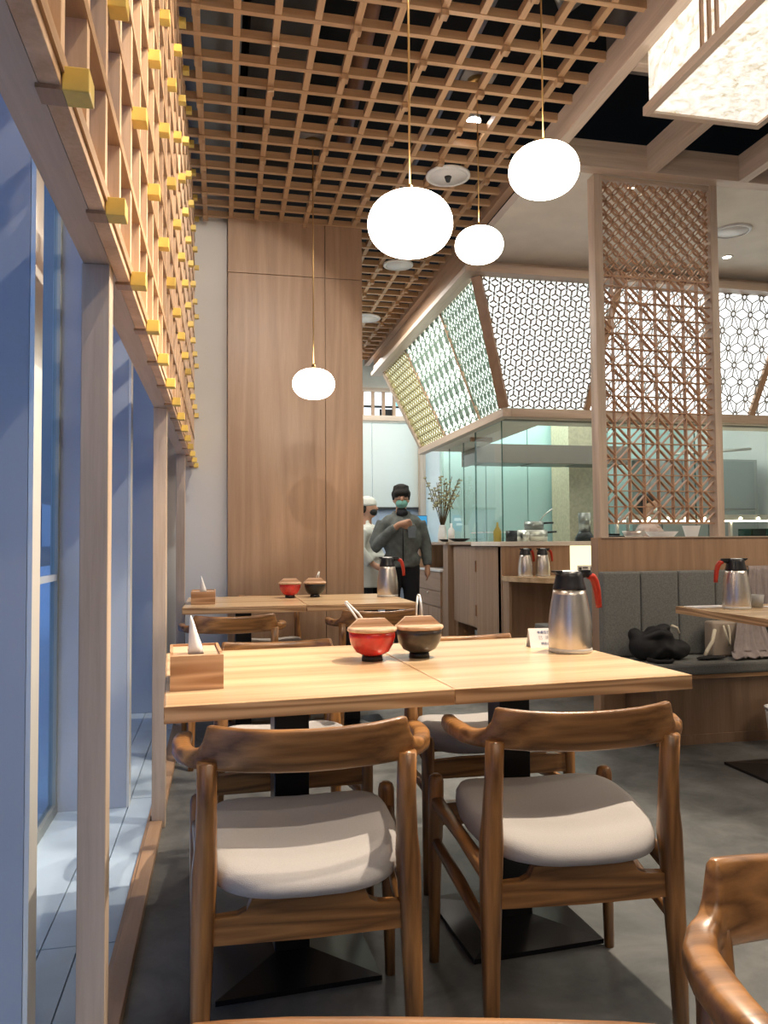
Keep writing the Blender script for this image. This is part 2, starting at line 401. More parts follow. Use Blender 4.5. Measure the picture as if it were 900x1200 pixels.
# ------------------------------------------------------------------ ceiling lattice
T = thing('ceiling_lattice', 'open cedar lattice ceiling of crossing slats over the left tables', 'ceiling lattice', (.8, 4, 3.3))
ym = MB().box(-.015, .015, .2, 9.3, 3.3035, 3.342).mesh('long_slat', 'cedar_y')
for k in range(-2, 11): inst('long_slat', ym, (-.105+.17*k, 0, 0), T)
xm = MB().box(-.5, 1.744, -.0125, .0125, 3.30, 3.340).mesh('cross_slat', 'cedar_x')
ys = [3.192+.174*k for k in range(-16, 35)]
for y in ys:
    if y < 9.25: inst('cross_slat', xm, (0, y, 0), T)
bm_ = MB().bbox(-.017, .017, -.020, .020, 3.272, 3.30, .002).mesh('hanging_block', 'cedar_y')
for i in range(0, 11, 2):
    for j, y in enumerate(ys):
        if (j + (i//2)) % 2 == 0 and .5 < y < 9: inst('hanging_block', bm_, (-.105+.17*i, y, 0), T)
part('border_board', MB().box(1.744, 1.80, 4.0, 9.3, 3.27, 3.36), 'veneer_y', T)
# plenum ducts and pipes
def tube_thing(name, label, cat, pts, r, mat):
    c = pts[0]; single(name, MB().tube(pts, r, 12), mat, label, cat, c)
single('air_duct', MB().box(.14, .46, .5, 5.2, 3.62, 3.9), 'duct_grey', 'flat dark grey air duct above the left part of the ceiling lattice', 'air duct', (.3, 2, 3.7))
tube_thing('ceiling_pipe', 'reddish brown pipe above the lattice beside the middle canopy', 'pipe', [(.60, 1, 3.75), (.70, 3.6, 3.6), (.80, 5.0, 3.75)], .045, 'pipe_brown')
tube_thing('ceiling_pipe', 'thin grey conduit above the lattice towards the beams', 'pipe', [(1.25, .5, 3.7), (1.3, 5.2, 3.7)], .03, 'duct_foil')
single('air_duct', MB().box(1.95, 2.35, 2.2, 3.55, 3.5, 3.9).box(2.3, 2.38, 2.2, 3.7, 3.46, 3.5), 'duct_foil', 'foil-wrapped grey duct in the dark opening beside the paper lantern', 'air duct', (2.1, 2.9, 3.6))
tube_thing('ceiling_pipe', 'dark pipe in the open ceiling behind the paper lantern', 'pipe', [(2.5, 2.2, 3.6), (2.95, 3.6, 3.6)], .04, 'duct_grey')
tube_thing('flexible_duct', 'silver crinkled flexible duct above the lattice', 'duct', [(1.42, 2.95, 3.44), (1.50, 3.08, 3.47), (1.56, 3.0, 3.5)], .05, 'steel_dull')

# ------------------------------------------------------------------ beam grid at right
T = thing('ceiling_beams', 'grid of deep wooden ceiling beams around dark openings at upper right', 'beams', (2.4, 3, 3.18))
part('beam', MB().bbox(1.744, 1.803, -2.5, 3.98, 3.18, 3.335, .002), 'ash_y', T)
part('beam', MB().bbox(1.803, 6.1, 3.905, 3.985, 3.18, 3.335, .002), 'ash_x', T)
for x in (2.385, 2.98, 3.6): part('beam', MB().bbox(x, x+.06, -2.5, 3.905, 3.18, 3.335, .002), 'ash_y', T)
for y in (.2, 1.6, 3.0): 
    for x0, x1 in ((1.803, 2.385), (2.445, 2.98), (3.04, 3.6)):
        if not (y == 3.0 and x0 > 2): part('beam', MB().bbox(x0, x1, y, y+.06, 3.18, 3.335, .002), 'ash_x', T)

# ------------------------------------------------------------------ wooden cupboard column
T = thing('cupboard_column', 'full-height wooden panelled column behind the far table', 'cupboard', (.5, 5.28, 0))
part('carcass', MB().box(.047, .97, 5.30, 5.95, 0, 3.30), 'veneer_z', T)
xs, zs = .711, 2.927
for (x0, x1, z0, z1) in ((.045, xs-.002, 0, zs-.002), (xs+.002, .975, 0, zs-.002), (.045, xs-.002, zs+.002, 3.30), (xs+.002, .975, zs+.002, 3.30)):
    part('door_panel', MB().bbox(x0, x1, 5.28, 5.30, z0, z1, .0015), 'veneer_z', T)

# ------------------------------------------------------------------ pendant lamps
def pendant(x, y, z, label):
    t = thing('pendant_lamp', label, 'pendant lamp', (x, y, z), 'opal globe pendant lamps')
    prof = []
    for i in range(25):
        th = pi*i/24; c, s_ = cos(th), sin(th)
        prof.append((.121*abs(s_)**.80 if 0 < i < 24 else 0, .086*c))
    part('globe', MB().lathe(prof, (x, y, z), 48), 'globe_glass', t)
    part('cap', MB().lathe([(0, .112), (.008, .112), (.014, .094), (.016, .082), (0, .082)], (x, y, z), 16), 'brass', t)
    part('cord', MB().tube([(x, y, z+.11), (x, y, 3.405)], .0032, 8), 'brass', t)
    part('canopy', MB().lathe([(0, 3.378), (.045, 3.378), (.05, 3.385), (.05, 3.405), (0, 3.405)], (x, y, 0), 24), 'brass', t)
    part('mounting_board', MB().box(x-.085, x+.085, y-.085, y+.085, 3.405, 3.42), 'duct_foil', t)
pendant(.525, 2.083, 1.973, 'glowing opal pendant above the front table, largest of the four')
pendant(1.095, 2.443, 2.357, 'glowing opal pendant hanging highest and nearest the ceiling beams')
pendant(.520, 4.362, 1.984, 'glowing opal pendant on the longest cord in front of the cupboard column')
pendant(1.265, 3.610, 2.557, 'small glowing opal pendant just right of and below the largest one')

# ceiling spots; all after the first two are unseen, added for brightness
def spot(x, y, z, label, power, tgt, ang=60, col=WARM, lens='spot_lens', blend=.25, rad=.03):
    t = thing('spotlight', label, 'spotlight', (x, y, z), 'ceiling spotlights')
    d = (Vector(tgt)-Vector((x, y, z))).normalized()
    q = d.to_track_quat('Z', 'Y').to_matrix()
    def tr(mb):
        mb.v = [tuple(Vector((x, y, z))+q @ Vector(v)) for v in mb.v]; return mb
    part('housing', tr(MB().lathe([(0, -.09), (.03, -.09), (.035, -.02), (.042, .0), (.040, .0), (.036, -.012)], (0, 0, 0), 20)), 'white_enamel', t)
    part('lens', tr(MB().lathe([(0, -.008), (.037, -.008), (0, -.012)], (0, 0, 0), 20)), lens, t)
    part('bracket', MB().tube([(x, y, z+.03), (x, y, z+.16)], .006, 8), 'white_enamel', t)
    l = bpy.data.lights.new('spot_lamp', 'SPOT'); l.energy = power; l.spot_size = radians(ang); l.spot_blend = blend; l.color = col; l.shadow_soft_size = rad
    o = bpy.data.objects.new('spot_lamp', l); COL.objects.link(o); o.location = Vector((x, y, z))+d*.02
    o.rotation_euler = (-d).to_track_quat('Z', 'Y').to_euler()
spot(1.345, 3.90, 3.36, 'small bright spotlight poking through the ceiling lattice', 60, (1.2, 3.6, 0), 70, NEUT)
spot(1.60, 2.15, 3.24, 'spotlight under the lattice beside the beam above the front table, outside the photograph', 330, (.55, 1.95, .74), 66, WARM, rad=.018)
spot(.55, .15, 3.26, 'spotlight on the lattice above the camera, outside the photograph', 26, (.3, 1.5, .74), 60, WARM, rad=.02)
spot(1.35, 4.95, 3.26, 'spotlight under the lattice hidden behind the largest pendant', 150, (.6, 4.4, .74), 50, WARM)
spot(.3, 2.5, 3.26, 'spotlight under the lattice lighting the white end wall', 70, (-.05, 5.36, 2.2), 45, NEUT)
spot(.35, .9, 3.26, 'spotlight washing the window screen, outside the photograph', 60, (-.2, 2.6, 2.2), 70, WARM)
spot(1.10, 2.55, 3.26, 'spotlight under the lattice aimed at the window screen, just above the picture', 130, (-.2, 2.6, 2.2), 75, WARM)
spot(1.10, 1.2, 3.26, 'spotlight under the lattice aimed at the near end of the window screen', 110, (-.2, 1.2, 2.0), 75, WARM)
spot(2.75, 2.2, 3.1, 'spotlight over the bench table, outside the photograph', 22, (2.5, 3.4, .6), 60, WARM)
T = thing('recessed_downlight', 'small bright recessed downlight in the beige soffit right of the carved screen', 'downlight', (3.72, 5.03, 3.19))
part('trim_ring', MB().lathe([(.03, 3.196), (.045, 3.196), (.045, 3.20), (.03, 3.20)], (3.72, 5.03, 0), 20), 'white_enamel', T)
part('lens', MB().lathe([(0, 3.197), (.03, 3.197), (0, 3.1975)], (3.72, 5.03, 0), 20), 'warm_lens', T)
T = thing('recessed_downlight', 'small bright recessed downlight seen through the top of the carved screen', 'downlight', (2.42, 4.12, 3.19))
part('trim_ring', MB().lathe([(.03, 3.196), (.045, 3.196), (.045, 3.20), (.03, 3.20)], (2.42, 4.12, 0), 20), 'white_enamel', T)
part('lens', MB().lathe([(0, 3.197), (.03, 3.197), (0, 3.1975)], (2.42, 4.12, 0), 20), 'warm_lens', T)
def disc(x, y, z, r, label, hole=False):
    t = thing('ceiling_speaker', label, 'ceiling speaker', (x, y, z), 'round ceiling discs')
    part('rim', MB().lathe([(r*.86, z-.006), (r, z), (r, z+.01), (r*.86, z+.01), (r*.86, z-.006)], (x, y, 0), 36), 'white_enamel', t)
    part('grille', MB().lathe([(0, z), (r*.87, z), (r*.87, z+.008), (0, z+.008)], (x, y, 0), 36), 'white_enamel', t)
    if hole: part('sensor', MB().lathe([(0, z-.03), (.012, z-.03), (.022, z), (0, z+.004)], (x, y, 0), 14), 'duct_grey', t)
disc(1.345, 4.39, 3.285, .135, 'round white ceiling disc with a dark sensor under the lattice', True)
disc(1.395, 7.38, 3.285, .15, 'round white ceiling disc under the lattice beyond the cupboard column')
disc(1.385, 5.9, 3.285, .12, 'round white ceiling disc half hidden behind the largest pendant')
disc(3.44, 4.59, 3.192, .125, 'round white ceiling disc in the beige soffit right of the carved screen')
disc(1.78, 2.2, 3.17, .10, 'round pale ceiling disc at the top edge by the beam')

# ------------------------------------------------------------------ big paper lantern
T = thing('paper_lantern', 'large glowing box lantern of mottled paper in a wooden frame', 'lantern', (2.06, 2.0, 2.9))
X0, X1, Y0, Y1, Z0 = 1.777, 2.345, .9, 2.935, 2.90
part('paper_bottom', MB().box(X0+.025, X1-.025, Y0+.025, Y1-.025, 2.912, 2.918), 'washi', T)
part('paper_side', MB().box(X0+.02, X0+.024, Y0+.02, Y1-.02, 2.93, 3.175), 'washi', T)
part('paper_side', MB().box(X1-.024, X1-.02, Y0+.02, Y1-.02, 2.93, 3.175), 'washi', T)
part('paper_side', MB().box(X0+.024, X1-.024, Y1-.024, Y1-.02, 2.93, 3.175), 'washi', T)
part('paper_side', MB().box(X0+.024, X1-.024, Y0+.02, Y0+.024, 2.93, 3.175), 'washi', T)
part('frame_rail', MB().bbox(X0, X0+.03, Y0, Y1, Z0, 2.94, .002), 'ash_y', T)
part('frame_rail', MB().bbox(X1-.03, X1, Y0, Y1, Z0, 2.94, .002), 'ash_y', T)
part('frame_rail', MB().bbox(X0+.03, X1-.03, Y1-.03, Y1, Z0, 2.94, .002), 'ash_x', T)
part('frame_rail', MB().bbox(X0+.03, X1-.03, Y0, Y0+.03, Z0, 2.94, .002), 'ash_x', T)
for y in (2.535, 2.490, 2.445): part('side_slat', MB().box(X0+.008, X0+.02, y-.006, y+.006, 2.94, 3.18), 'veneer_z', T)
for y in (1.385, 1.345, 1.305): part('side_slat', MB().box(X0+.008, X0+.02, y-.006, y+.006, 2.94, 3.18), 'veneer_z', T)

# ------------------------------------------------------------------ low wall, column and carved screen
struct('wall_partition', MB().box(2.095, 6.1, 3.985, 4.055, 0, 1.09), 'veneer_z')
part('wall_cap', MB().box(2.095, 6.1, 3.975, 4.065, 1.088, 1.094), 'ash_x', bpy.data.objects['wall_partition'])
def clip_poly(a, b, poly):
    """Clip 2D segment to a convex polygon given counter-clockwise."""
    t0, t1 = 0.0, 1.0; dx, dy = b[0]-a[0], b[1]-a[1]
    for i in range(len(poly)):
        p, q = poly[i], poly[(i+1) % len(poly)]
        nx, ny = -(q[1]-p[1]), q[0]-p[0]
        num = nx*(a[0]-p[0])+ny*(a[1]-p[1]); den = nx*dx+ny*dy
        if abs(den) < 1e-12:
            if num < 0: return None
            continue
        t = -num/den
        if den > 0: t0 = max(t0, t)
        else: t1 = min(t1, t)
    if t1-t0 < 1e-4: return None
    return (a[0]+dx*t0, a[1]+dy*t0), (a[0]+dx*t1, a[1]+dy*t1)
def pattern(segs, poly, O, Uu, Vv, w, d):
    mb = MB(); O, Uu, Vv = Vector(O), Vector(Uu), Vector(Vv); n = Uu.cross(Vv)
    for s in segs:
        ww = s[2] if len(s) > 2 else w
        c = clip_poly(s[0], s[1], poly)
        if c:
            a, b = c; mb.bar(O+a[0]*Uu+a[1]*Vv, O+b[0]*Uu+b[1]*Vv, ww, d, n)
    return mb
T = thing('carved_screen', 'carved wooden screen of rings above and diagonal lattice below between posts', 'carved screen', (2.47, 4.0, 1.09))
part('post', MB().bbox(2.090, 2.142, 3.98, 4.06, 1.09, 3.18, .002), 'ash_z', T)
part('post', MB().bbox(2.838, 2.885, 3.98, 4.06, 1.09, 3.18, .002), 'ash_z', T)
# the left post runs to the floor in front of the wall's end
part('post_foot', MB().bbox(2.072, 2.095, 3.975, 4.06, 0, 1.09, .002), 'veneer_z', T)
part('top_rail', MB().box(2.142, 2.838, 3.99, 4.05, 3.155, 3.18), 'ash_x', T)
W = 2.838-2.142; zb, zm1, zm2, zt = 1.175, 2.545, 2.60, 3.155
cz = .0912
part('bottom_rail', MB().box(2.142, 2.838, 4.005, 4.03, zb-.008, zb), 'kumiko_wood', T)
# grid strips (parts)
nx = int(W/cz)+1
for k in range(1, nx):
    x = 2.142+.068+ (k-1)*cz
    if x < 2.83: part('vertical_strip', MB().box(x-.0028, x+.0028, 4.003, 4.032, zb, zm2), 'kumiko_wood', T)
nz = int((zm2-zb)/cz)
for k in range(1, nz+1): part('horizontal_strip', MB().box(2.142, 2.838, 4.003, 4.032, zb+k*cz-.0028, zb+k*cz+.0028), 'kumiko_wood', T)
segs = []
for i in range(-1, nx+1):
    for j in range(0, nz+1):
        x0 = .068+(i-1)*cz; z0 = j*cz; s = (i+j) % 2
        for o in (-.26, .26):
            o1 = o*cz
            if s: a, b = (x0+max(0, o1), z0+max(0, -o1)), (x0+cz+min(0, o1), z0+cz-max(0, o1))
            else: a, b = (x0+max(0, o1), z0+cz-max(0, -o1)), (x0+cz+min(0, o1), z0+max(0, o1))
            segs.append((a, b, .0048))
        if s and (i % 2 == 0): 
            segs.append(((x0, z0), (x0+cz*.13, z0+cz*.13), .005)); segs.append(((x0+cz, z0+cz), (x0+cz*.87, z0+cz*.87), .005))
rect = [(0, 0), (W, 0), (W, zm2-zb), (0, zm2-zb)]
o = part('diagonal_infill', pattern(segs, rect, (2.142, 4.0175, zb), (1, 0, 0), (0, 0, 1), .005, .024), 'kumiko_wood', T, kind='stuff')
# ring lattice above: lens-shaped petals on a diagonal grid
segs = []; p = .080; r2 = p/sqrt(2)*1.0
nu, nv = int(W/p)+2, int((zt-zm2)/p)+2
def petal(a, b):
    m = ((a[0]+b[0])/2, (a[1]+b[1])/2); dx, dy = b[0]-a[0], b[1]-a[1]; L = hypot(dx, dy); px_, py_ = -dy/L, dx/L
    for sgn in (1, -1):
        pts = []
        for k in range(5):
            t = k/4; h = L*.20*sin(pi*t)*sgn
            pts.append((a[0]+dx*t+px_*h, a[1]+dy*t+py_*h))
        for q in range(4): segs.append((pts[q], pts[q+1], .0050))
for i in range(-1, nu):
    for j in range(-1, nv):
        for oo in (0, .5):
            a = ((i+oo)*p, (j+oo)*p)
            petal(a, (a[0]+p/2, a[1]+p/2)); petal(a, (a[0]+p/2, a[1]-p/2))
rect2 = [(0, 0), (W, 0), (W, zt-zm2), (0, zt-zm2)]
part('ring_infill', pattern(segs, rect2, (2.142, 4.0175, zm2), (1, 0, 0), (0, 0, 1), .005, .016), 'kumiko_wood', T, kind='stuff')
part('middle_rail', MB().box(2.142, 2.838, 4.003, 4.032, zm2-.005, zm2+.005), 'kumiko_wood', T)

# ------------------------------------------------------------------ kitchen light hood
T = thing('light_hood', 'glowing inward-leaning light box of carved panels over the open kitchen', 'light hood', (3, 6, 2.1))
TN, LN = Vector((1.885, 5.45, 3.075)), Vector((2.195, 5.72, 2.135))    # panel corners, near side
TFY, LFY, XR = 8.75, 8.25, 6.0
def hood_panel(O, Uu, Vv, poly, lite, lab):
    n = Uu.cross(Vv).normalized()
    mb = MB(); P = [O+Uu*a+Vv*b for a, b in poly]
    mb.add([q+n*.035*sg for q in P for sg in (lab,)]+[q+n*(.035*lab+.004*lab) for q in P], [list(range(len(P))), list(range(len(P), 2*len(P)))[::-1]]+[(i, (i+1) % len(P), len(P)+(i+1) % len(P), len(P)+i) for i in range(len(P))])
    return mb
# front face coordinates: u along +X from LN.x line, v up the slope
Vf = (Vector((0, TN.y, TN.z))-Vector((0, LN.y, LN.z))); HF = Vf.length; Vf.normalize(); Uf = Vector((1, 0, 0)); Of = Vector((0, LN.y, LN.z))
front = [(LN.x, 0), (XR, 0), (XR, HF), (TN.x, HF)]
Vs = (Vector((TN.x, 0, TN.z))-Vector((LN.x, 0, LN.z))); HS = Vs.length; Vs.normalize(); Us = Vector((0, 1, 0)); Os = Vector((LN.x, 0, LN.z))
side = [(LN.y, 0), (LFY, 0), (TFY, HS), (TN.y, HS)]
part('front_diffuser', hood_panel(Of, Uf, Vf, front, 0, -1), 'hood_diffuser', T)
part('side_diffuser', hood_panel(Os, Us, Vs, side, 0, 1), 'hood_diffuser_side', T)
def asanoha(a, w, poly, edges, ring=0, u0=0, v0=0):
    us = [q[0] for q in poly]; vs_ = [q[1] for q in poly]; S = []; h = a*sqrt(3)/2
    j0, j1 = int((min(vs_)-v0)/h)-1, int((max(vs_)-v0)/h)+2; i0, i1 = int((min(us)-u0)/a)-2, int((max(us)-u0)/a)+3
    for j in range(j0, j1):
        off = (j % 2)*a/2
        for i in range(i0, i1):
            A = (u0+i*a+off, v0+j*h); B = (A[0]+a, A[1]); Cc = (A[0]+a/2, A[1]+h); D = (A[0]+a*1.5, A[1]+h)
            for tri in ((A, B, Cc), (B, D, Cc)):
                g = (sum(q[0] for q in tri)/3, sum(q[1] for q in tri)/3)
                for q in tri:
                    L_ = hypot(q[0]-g[0], q[1]-g[1]); m1 = (g[0]+(q[0]-g[0])*.58, g[1]+(q[1]-g[1])*.58)
                    k1 = 1-ring/L_ if ring else 1; e1 = (g[0]+(q[0]-g[0])*k1, g[1]+(q[1]-g[1])*k1)
                    if ring: S.append((g, e1, w))
                    else: S.append((g, m1, w)); S.append((m1, e1, w*.34))
            if edges:
                for P_, Q_ in ((A, B), (A, Cc), (B, Cc)):
                    e0 = ring*.9/a; S.append(((P_[0]+(Q_[0]-P_[0])*e0, P_[1]+(Q_[1]-P_[1])*e0), (Q_[0]+(P_[0]-Q_[0])*e0, Q_[1]+(P_[1]-Q_[1])*e0), edges))
            if ring:
                for k in range(6):
                    t0, t1 = k*pi/3, (k+1)*pi/3
                    S.append(((A[0]+ring*cos(t0), A[1]+ring*sin(t0)), (A[0]+ring*cos(t1), A[1]+ring*sin(t1)), ring*.42))
    return S
divs = [(3.06, 2.90), (4.62, 4.42)]      # slanting dividers of the front face: x at top, x at bottom
fa = [(LN.x, 0), (divs[0][1], 0), (divs[0][0], HF), (TN.x, HF)]
fb = [(divs[0][1], 0), (divs[1][1], 0), (divs[1][0], HF), (divs[0][0], HF)]
fc = [(divs[1][1], 0), (XR, 0), (XR, HF), (divs[1][0], HF)]
part('front_lattice', pattern(asanoha(.0905, .0140, fa, .0010), fa, Of, Uf, Vf, .008, .012), 'kumiko_grey', T, kind='stuff')
part('front_lattice', pattern(asanoha(.158, .0085, fb, .0055, .020), fb, Of, Uf, Vf, .008, .012), 'kumiko_grey', T, kind='stuff')
part('front_lattice', pattern(asanoha(.158, .0085, fc, .0055, .020, u0=.05), fc, Of, Uf, Vf, .008, .012), 'kumiko_grey', T, kind='stuff')
nf = Uf.cross(Vf)
for xt, xb in divs: part('divider', MB().bar(Of+Uf*xb, Of+Uf*xt+Vf*HF, .05, .03, nf), 'veneer_z', T)
part('corner_post', MB().bar(LN, TN, .075, .05, (nf+Vector((-1, 0, -.5))*.0+Vector((-.7, 0, -.2)))), 'veneer_z', T)
# side face: three fields
sy1t, sy2t = 6.42, 7.72; sy1b, sy2b = 6.30, 7.35
def lerp(a, b, t): return a+(b-a)*t
fA = [(LN.y, 0), (sy1b, 0), (sy1t, HS), (TN.y, HS)]
fB = [(sy1b, 0), (sy2b, 0), (sy2t, HS), (sy1t, HS)]
fC = [(sy2b, 0), (LFY, 0), (TFY, HS), (sy2t, HS)]
def rows(poly, pv, pu, w):
    """rows of open dots between dense little uprights"""
    S = []; us = [q[0] for q in poly]
    k = 0; v = 0.0
    while v < HS+pv:
        u = min(us)-pu + (pu/2 if k % 2 else 0)
        while u < max(us)+pu:
            r = pu*.36
            for q in range(6):
                t0, t1 = q*pi/3, (q+1)*pi/3
                S.append(((u+r*cos(t0), v+r*sin(t0)), (u+r*cos(t1), v+r*sin(t1)), w))
            for dx in (-.25, 0, .25): S.append(((u+dx*pu+pu*.08, v+r*.95), (u+dx*pu-pu*.08, v+pv-r*.95), w*.7))
            u += pu
        S.append(((min(us), v+pv*.5), (max(us), v+pv*.5), w*.5))
        v += pv; k += 1
    return S
def fans(poly, a, w):
    S = []; us = [q[0] for q in poly]; h = a*1.35; k = 0; v = 0.0
    while v < HS+h:
        u = min(us)-a+(0 if k % 2 else a/2)
        while u < max(us)+a:
            c = (u, v)
            for q in range(6):
                t = q*pi/3+pi/6; S.append((c, (c[0]+a*.5*cos(t)/.866, c[1]+a*.5*sin(t)/.866), w))
            for dx in (-.3, -.1, .1, .3):
                S.append(((u+dx*a, v+a*.45), (u+dx*a*.2, v+h-a*.2), w*.8)); S.append(((u+dx*a*.2, v+a*.3), (u+dx*a, v+h-a*.4), w*.8))
            u += a
        v += h; k += 1
    return S
part('side_lattice', pattern(rows(fA, .105, .088, .0062), fA, Os, Us, Vs, .006, .010), 'kumiko_teal', T, kind='stuff')
part('side_lattice', pattern(fans(fB, .165, .0062), fB, Os, Us, Vs, .006, .010), 'kumiko_teal', T, kind='stuff')
part('side_lattice', pattern(rows(fC, .078, .088, .0085), fC, Os, Us, Vs, .006, .010), 'kumiko_olive', T, kind='stuff')
ns = Us.cross(Vs)
for yt, yb in ((sy1t, sy1b), (sy2t, sy2b)): part('divider', MB().bar(Os+Us*yb, Os+Us*yt+Vs*HS, .022, .022, ns), 'veneer_z', T)
part('divider', MB().bar(Os+Us*(LFY+.03), Os+Us*(TFY+.03)+Vs*HS, .06, .05, ns), 'ash_z', T)
# eaves and rims
part('eave_board', MB().bbox(1.765, 1.885, 5.34, 9.0, 3.075, 3.12, .003), 'ash_y', T)
part('eave_board', MB().bbox(1.885, 6.05, 5.34, 5.45, 3.075, 3.14, .003), 'ash_x', T)
part('eave_fascia', MB().box(1.80, 1.885, 5.45, 9.0, 3.12, 3.30), 'veneer_y', T)
part('eave_fascia', MB().box(1.885, 6.05, 5.45, 5.50, 3.14, 3.298), 'ash_x', T)
part('lower_rim', MB().bbox(2.175, 2.245, 5.69, 8.35, 2.06, 2.128, .003), 'ash_y', T)
part('lower_rim', MB().bbox(2.245, 6.05, 5.69, 5.77, 2.06, 2.128, .003), 'ash_x', T)
part('underside', MB().box(2.24, 6.05, 5.77, 6.35, 2.10, 2.12).box(2.24, 2.75, 6.35, 8.35, 2.10, 2.12), 'beige_ceiling', T)
part('inner_lid', MB().box(2.3, 6.05, 5.8, 8.3, 3.1, 3.12), 'white_enamel', T)

# ------------------------------------------------------------------ kitchen
XK, YK = 2.27, 6.02
T = thing('kitchen_counter', 'wooden kitchen counter with cupboards along its side and a stone top', 'counter', (3, 6.3, 0))
part('front_panel', MB().box(2.27, 2.88, 6.02, 6.10, 0, 1.035).box(3.34, 6.1, 6.02, 6.10, 0, 1.035).box(2.88, 3.34, 6.02, 6.10, 0, .70), 'veneer_z', T)
part('lit_panel', MB().box(2.88, 3.34, 6.06, 6.08, .70, 1.035), 'lit_amber', T, 'glowing pale yellow panel')
part('worktop', MB().bbox(2.25, 6.1, 6.0, 6.75, 1.035, 1.072, .003), 'beige_ceiling', T)
part('carcass', MB().box(2.31, 2.9, 6.10, 6.66, .0, 1.035).box(2.31, 2.9, 6.66, 7.40, .28, 1.035).box(2.31, 2.9, 6.66, 7.40, 0, .08).box(2.85, 2.9, 6.66, 7.40, .08, .28).box(2.31, 2.9, 7.36, 7.44, 0, 1.035), 'veneer_z', T)
part('side_worktop', MB().bbox(2.25, 2.95, 6.75, 7.455, 1.045, 1.075, .003), 'ash_y', T)
part('door', MB().bbox(2.27, 2.29, 6.04, 6.66, 0, 1.03, .002), 'veneer_z', T)
d = part('door', MB().bbox(2.27, 2.29, 6.665, 7.36, .30, 1.03, .002), 'veneer_z', T)
part('handle', MB().box(2.262, 2.27, 6.67, 6.69, .80, .90).box(2.262, 2.27, 6.67, 6.69, .40, .50), 'chair_z', d)
part('shelf', MB().box(2.30, 2.85, 6.67, 7.355, .08, .098), 'veneer_y', T)
D = thing('drawer_cabinet', 'wooden drawer cabinet with an open niche at the far end of the counter', 'cabinet', (2.5, 8, 0))
part('carcass', MB().box(2.24, 2.9, 7.46, 8.7, 0, .78).box(2.24, 2.9, 7.46, 7.62, .78, 1.045).box(2.24, 2.9, 8.6, 8.7, .78, 1.045).box(2.75, 2.9, 7.6, 8.6, .78, 1.045), 'veneer_z', D)
for z0, z1 in ((.56, .76), (.40, .555)):
    a = part('drawer', MB().bbox(2.222, 2.24, 7.68, 8.62, z0, z1, .002), 'veneer_y', D); part('knob', MB().ball((2.215, 8.15, z1-.03), .012, 8), 'steel', a)
for y0, y1 in ((7.68, 8.14), (8.15, 8.62)): part('door', MB().bbox(2.222, 2.24, y0, y1, .02, .385, .002), 'veneer_z', D)
part('cabinet_top', MB().bbox(2.22, 2.95, 7.46, 8.75, 1.045, 1.075, .003), 'ash_y', D)
part('stone_tray', MB().box(2.215, 2.75, 7.64, 8.58, .765, .785), 'white_enamel', D, 'pale shelf edge of the open niche')
single('storage_box', MB().bbox(2.36, 2.6, 6.75, 7.0, .10, .24, .004), 'steel_dull', 'grey metal box in the open bottom shelf of the counter', 'box', (2.45, 6.85, .1))

# glass screens on the counter
G = thing('glass_screen', 'tall clear glass screen standing on the kitchen counter up to the hood', 'glass screen', (2.9, 6.06, 1.07))
for x0, x1 in ((2.30, 3.205), (3.21, 4.1), (4.105, 5.0), (5.005, 6.0)):
    g = part('pane', MB().box(x0, x1, 6.055, 6.063, 1.075, 2.10), 'glass_clear', G)
    part('pane_edge', MB().box(x0-.003, x0+.004, 6.053, 6.065, 1.075, 2.10), 'glass_edge', g)
part('top_channel', MB().box(2.28, 6.0, 6.045, 6.075, 2.085, 2.10).box(2.285, 2.315, 6.075, 6.75, 2.085, 2.10), 'steel_dull', G)
for y0, y1 in ((6.07, 6.75),):
    g = part('pane', MB().box(2.30, 2.308, y0, y1, 1.075, 2.10), 'glass_clear', G)
    part('pane_edge', MB().box(2.298, 2.312, y1-.006, y1, 1.075, 2.10), 'glass_edge', g)
for y0, y1 in ((7.2, 7.6), (7.65, 8.1)):
    g = part('pane', MB().box(2.46, 2.468, y0, y1, 1.078, 2.10), 'glass_clear', G)
    part('pane_edge', MB().box(2.458, 2.470, y1-.006, y1, 1.078, 2.10), 'glass_edge', g)
part('hanging_channel', MB().box(2.40, 2.62, 7.16, 7.20, 2.06, 2.10), 'veneer_x', G)

# kitchen back: frosted lit wall, steel cupboards, exhaust hood
struct('wall_kitchen_back', MB().box(2.70, 6.1, 9.2, 9.3, 0, 3.3), 'frost_green')
for k in range(6): part('wall_panel', MB().bbox(2.71+k*.56, 3.26+k*.56, 9.17, 9.2, .9, 2.62, .003), 'frost_green', bpy.data.objects['wall_kitchen_back'])
T = thing('exhaust_hood', 'brushed steel exhaust canopy under the kitchen ceiling', 'exhaust hood', (3.6, 8.1, 2))
part('canopy', MB().box(2.75, 4.52, 7.9, 8.4, 1.95, 2.14), 'brown_steel', T)
part('skirt', MB().box(2.70, 2.75, 7.86, 8.4, 1.93, 2.16).box(2.75, 4.52, 7.86, 7.9, 1.93, 2.0), 'brown_steel', T)
for k in range(3): part('filter', MB().box(2.85+k*.55, 3.35+k*.55, 7.95, 8.35, 1.94, 1.95), 'steel_paint', T)
T = thing('steel_cupboards', 'grey steel wall cupboards and splashback at the right of the kitchen', 'cupboard', (5, 7.8, 1.5))
for x0, x1, z0, z1 in ((4.6, 4.98, 1.42, 1.96), (5.0, 5.9, 1.42, 1.96), (4.6, 4.72, .9, 1.40), (4.74, 5.3, .9, 1.40), (5.32, 5.9, .9, 1.4)):
    part('door', MB().bbox(x0, x1, 7.6, 7.62, z0, z1, .004), 'steel_paint', T)
part('carcass', MB().box(4.55, 5.95, 7.62, 7.9, 0, 1.98), 'steel_dull', T)
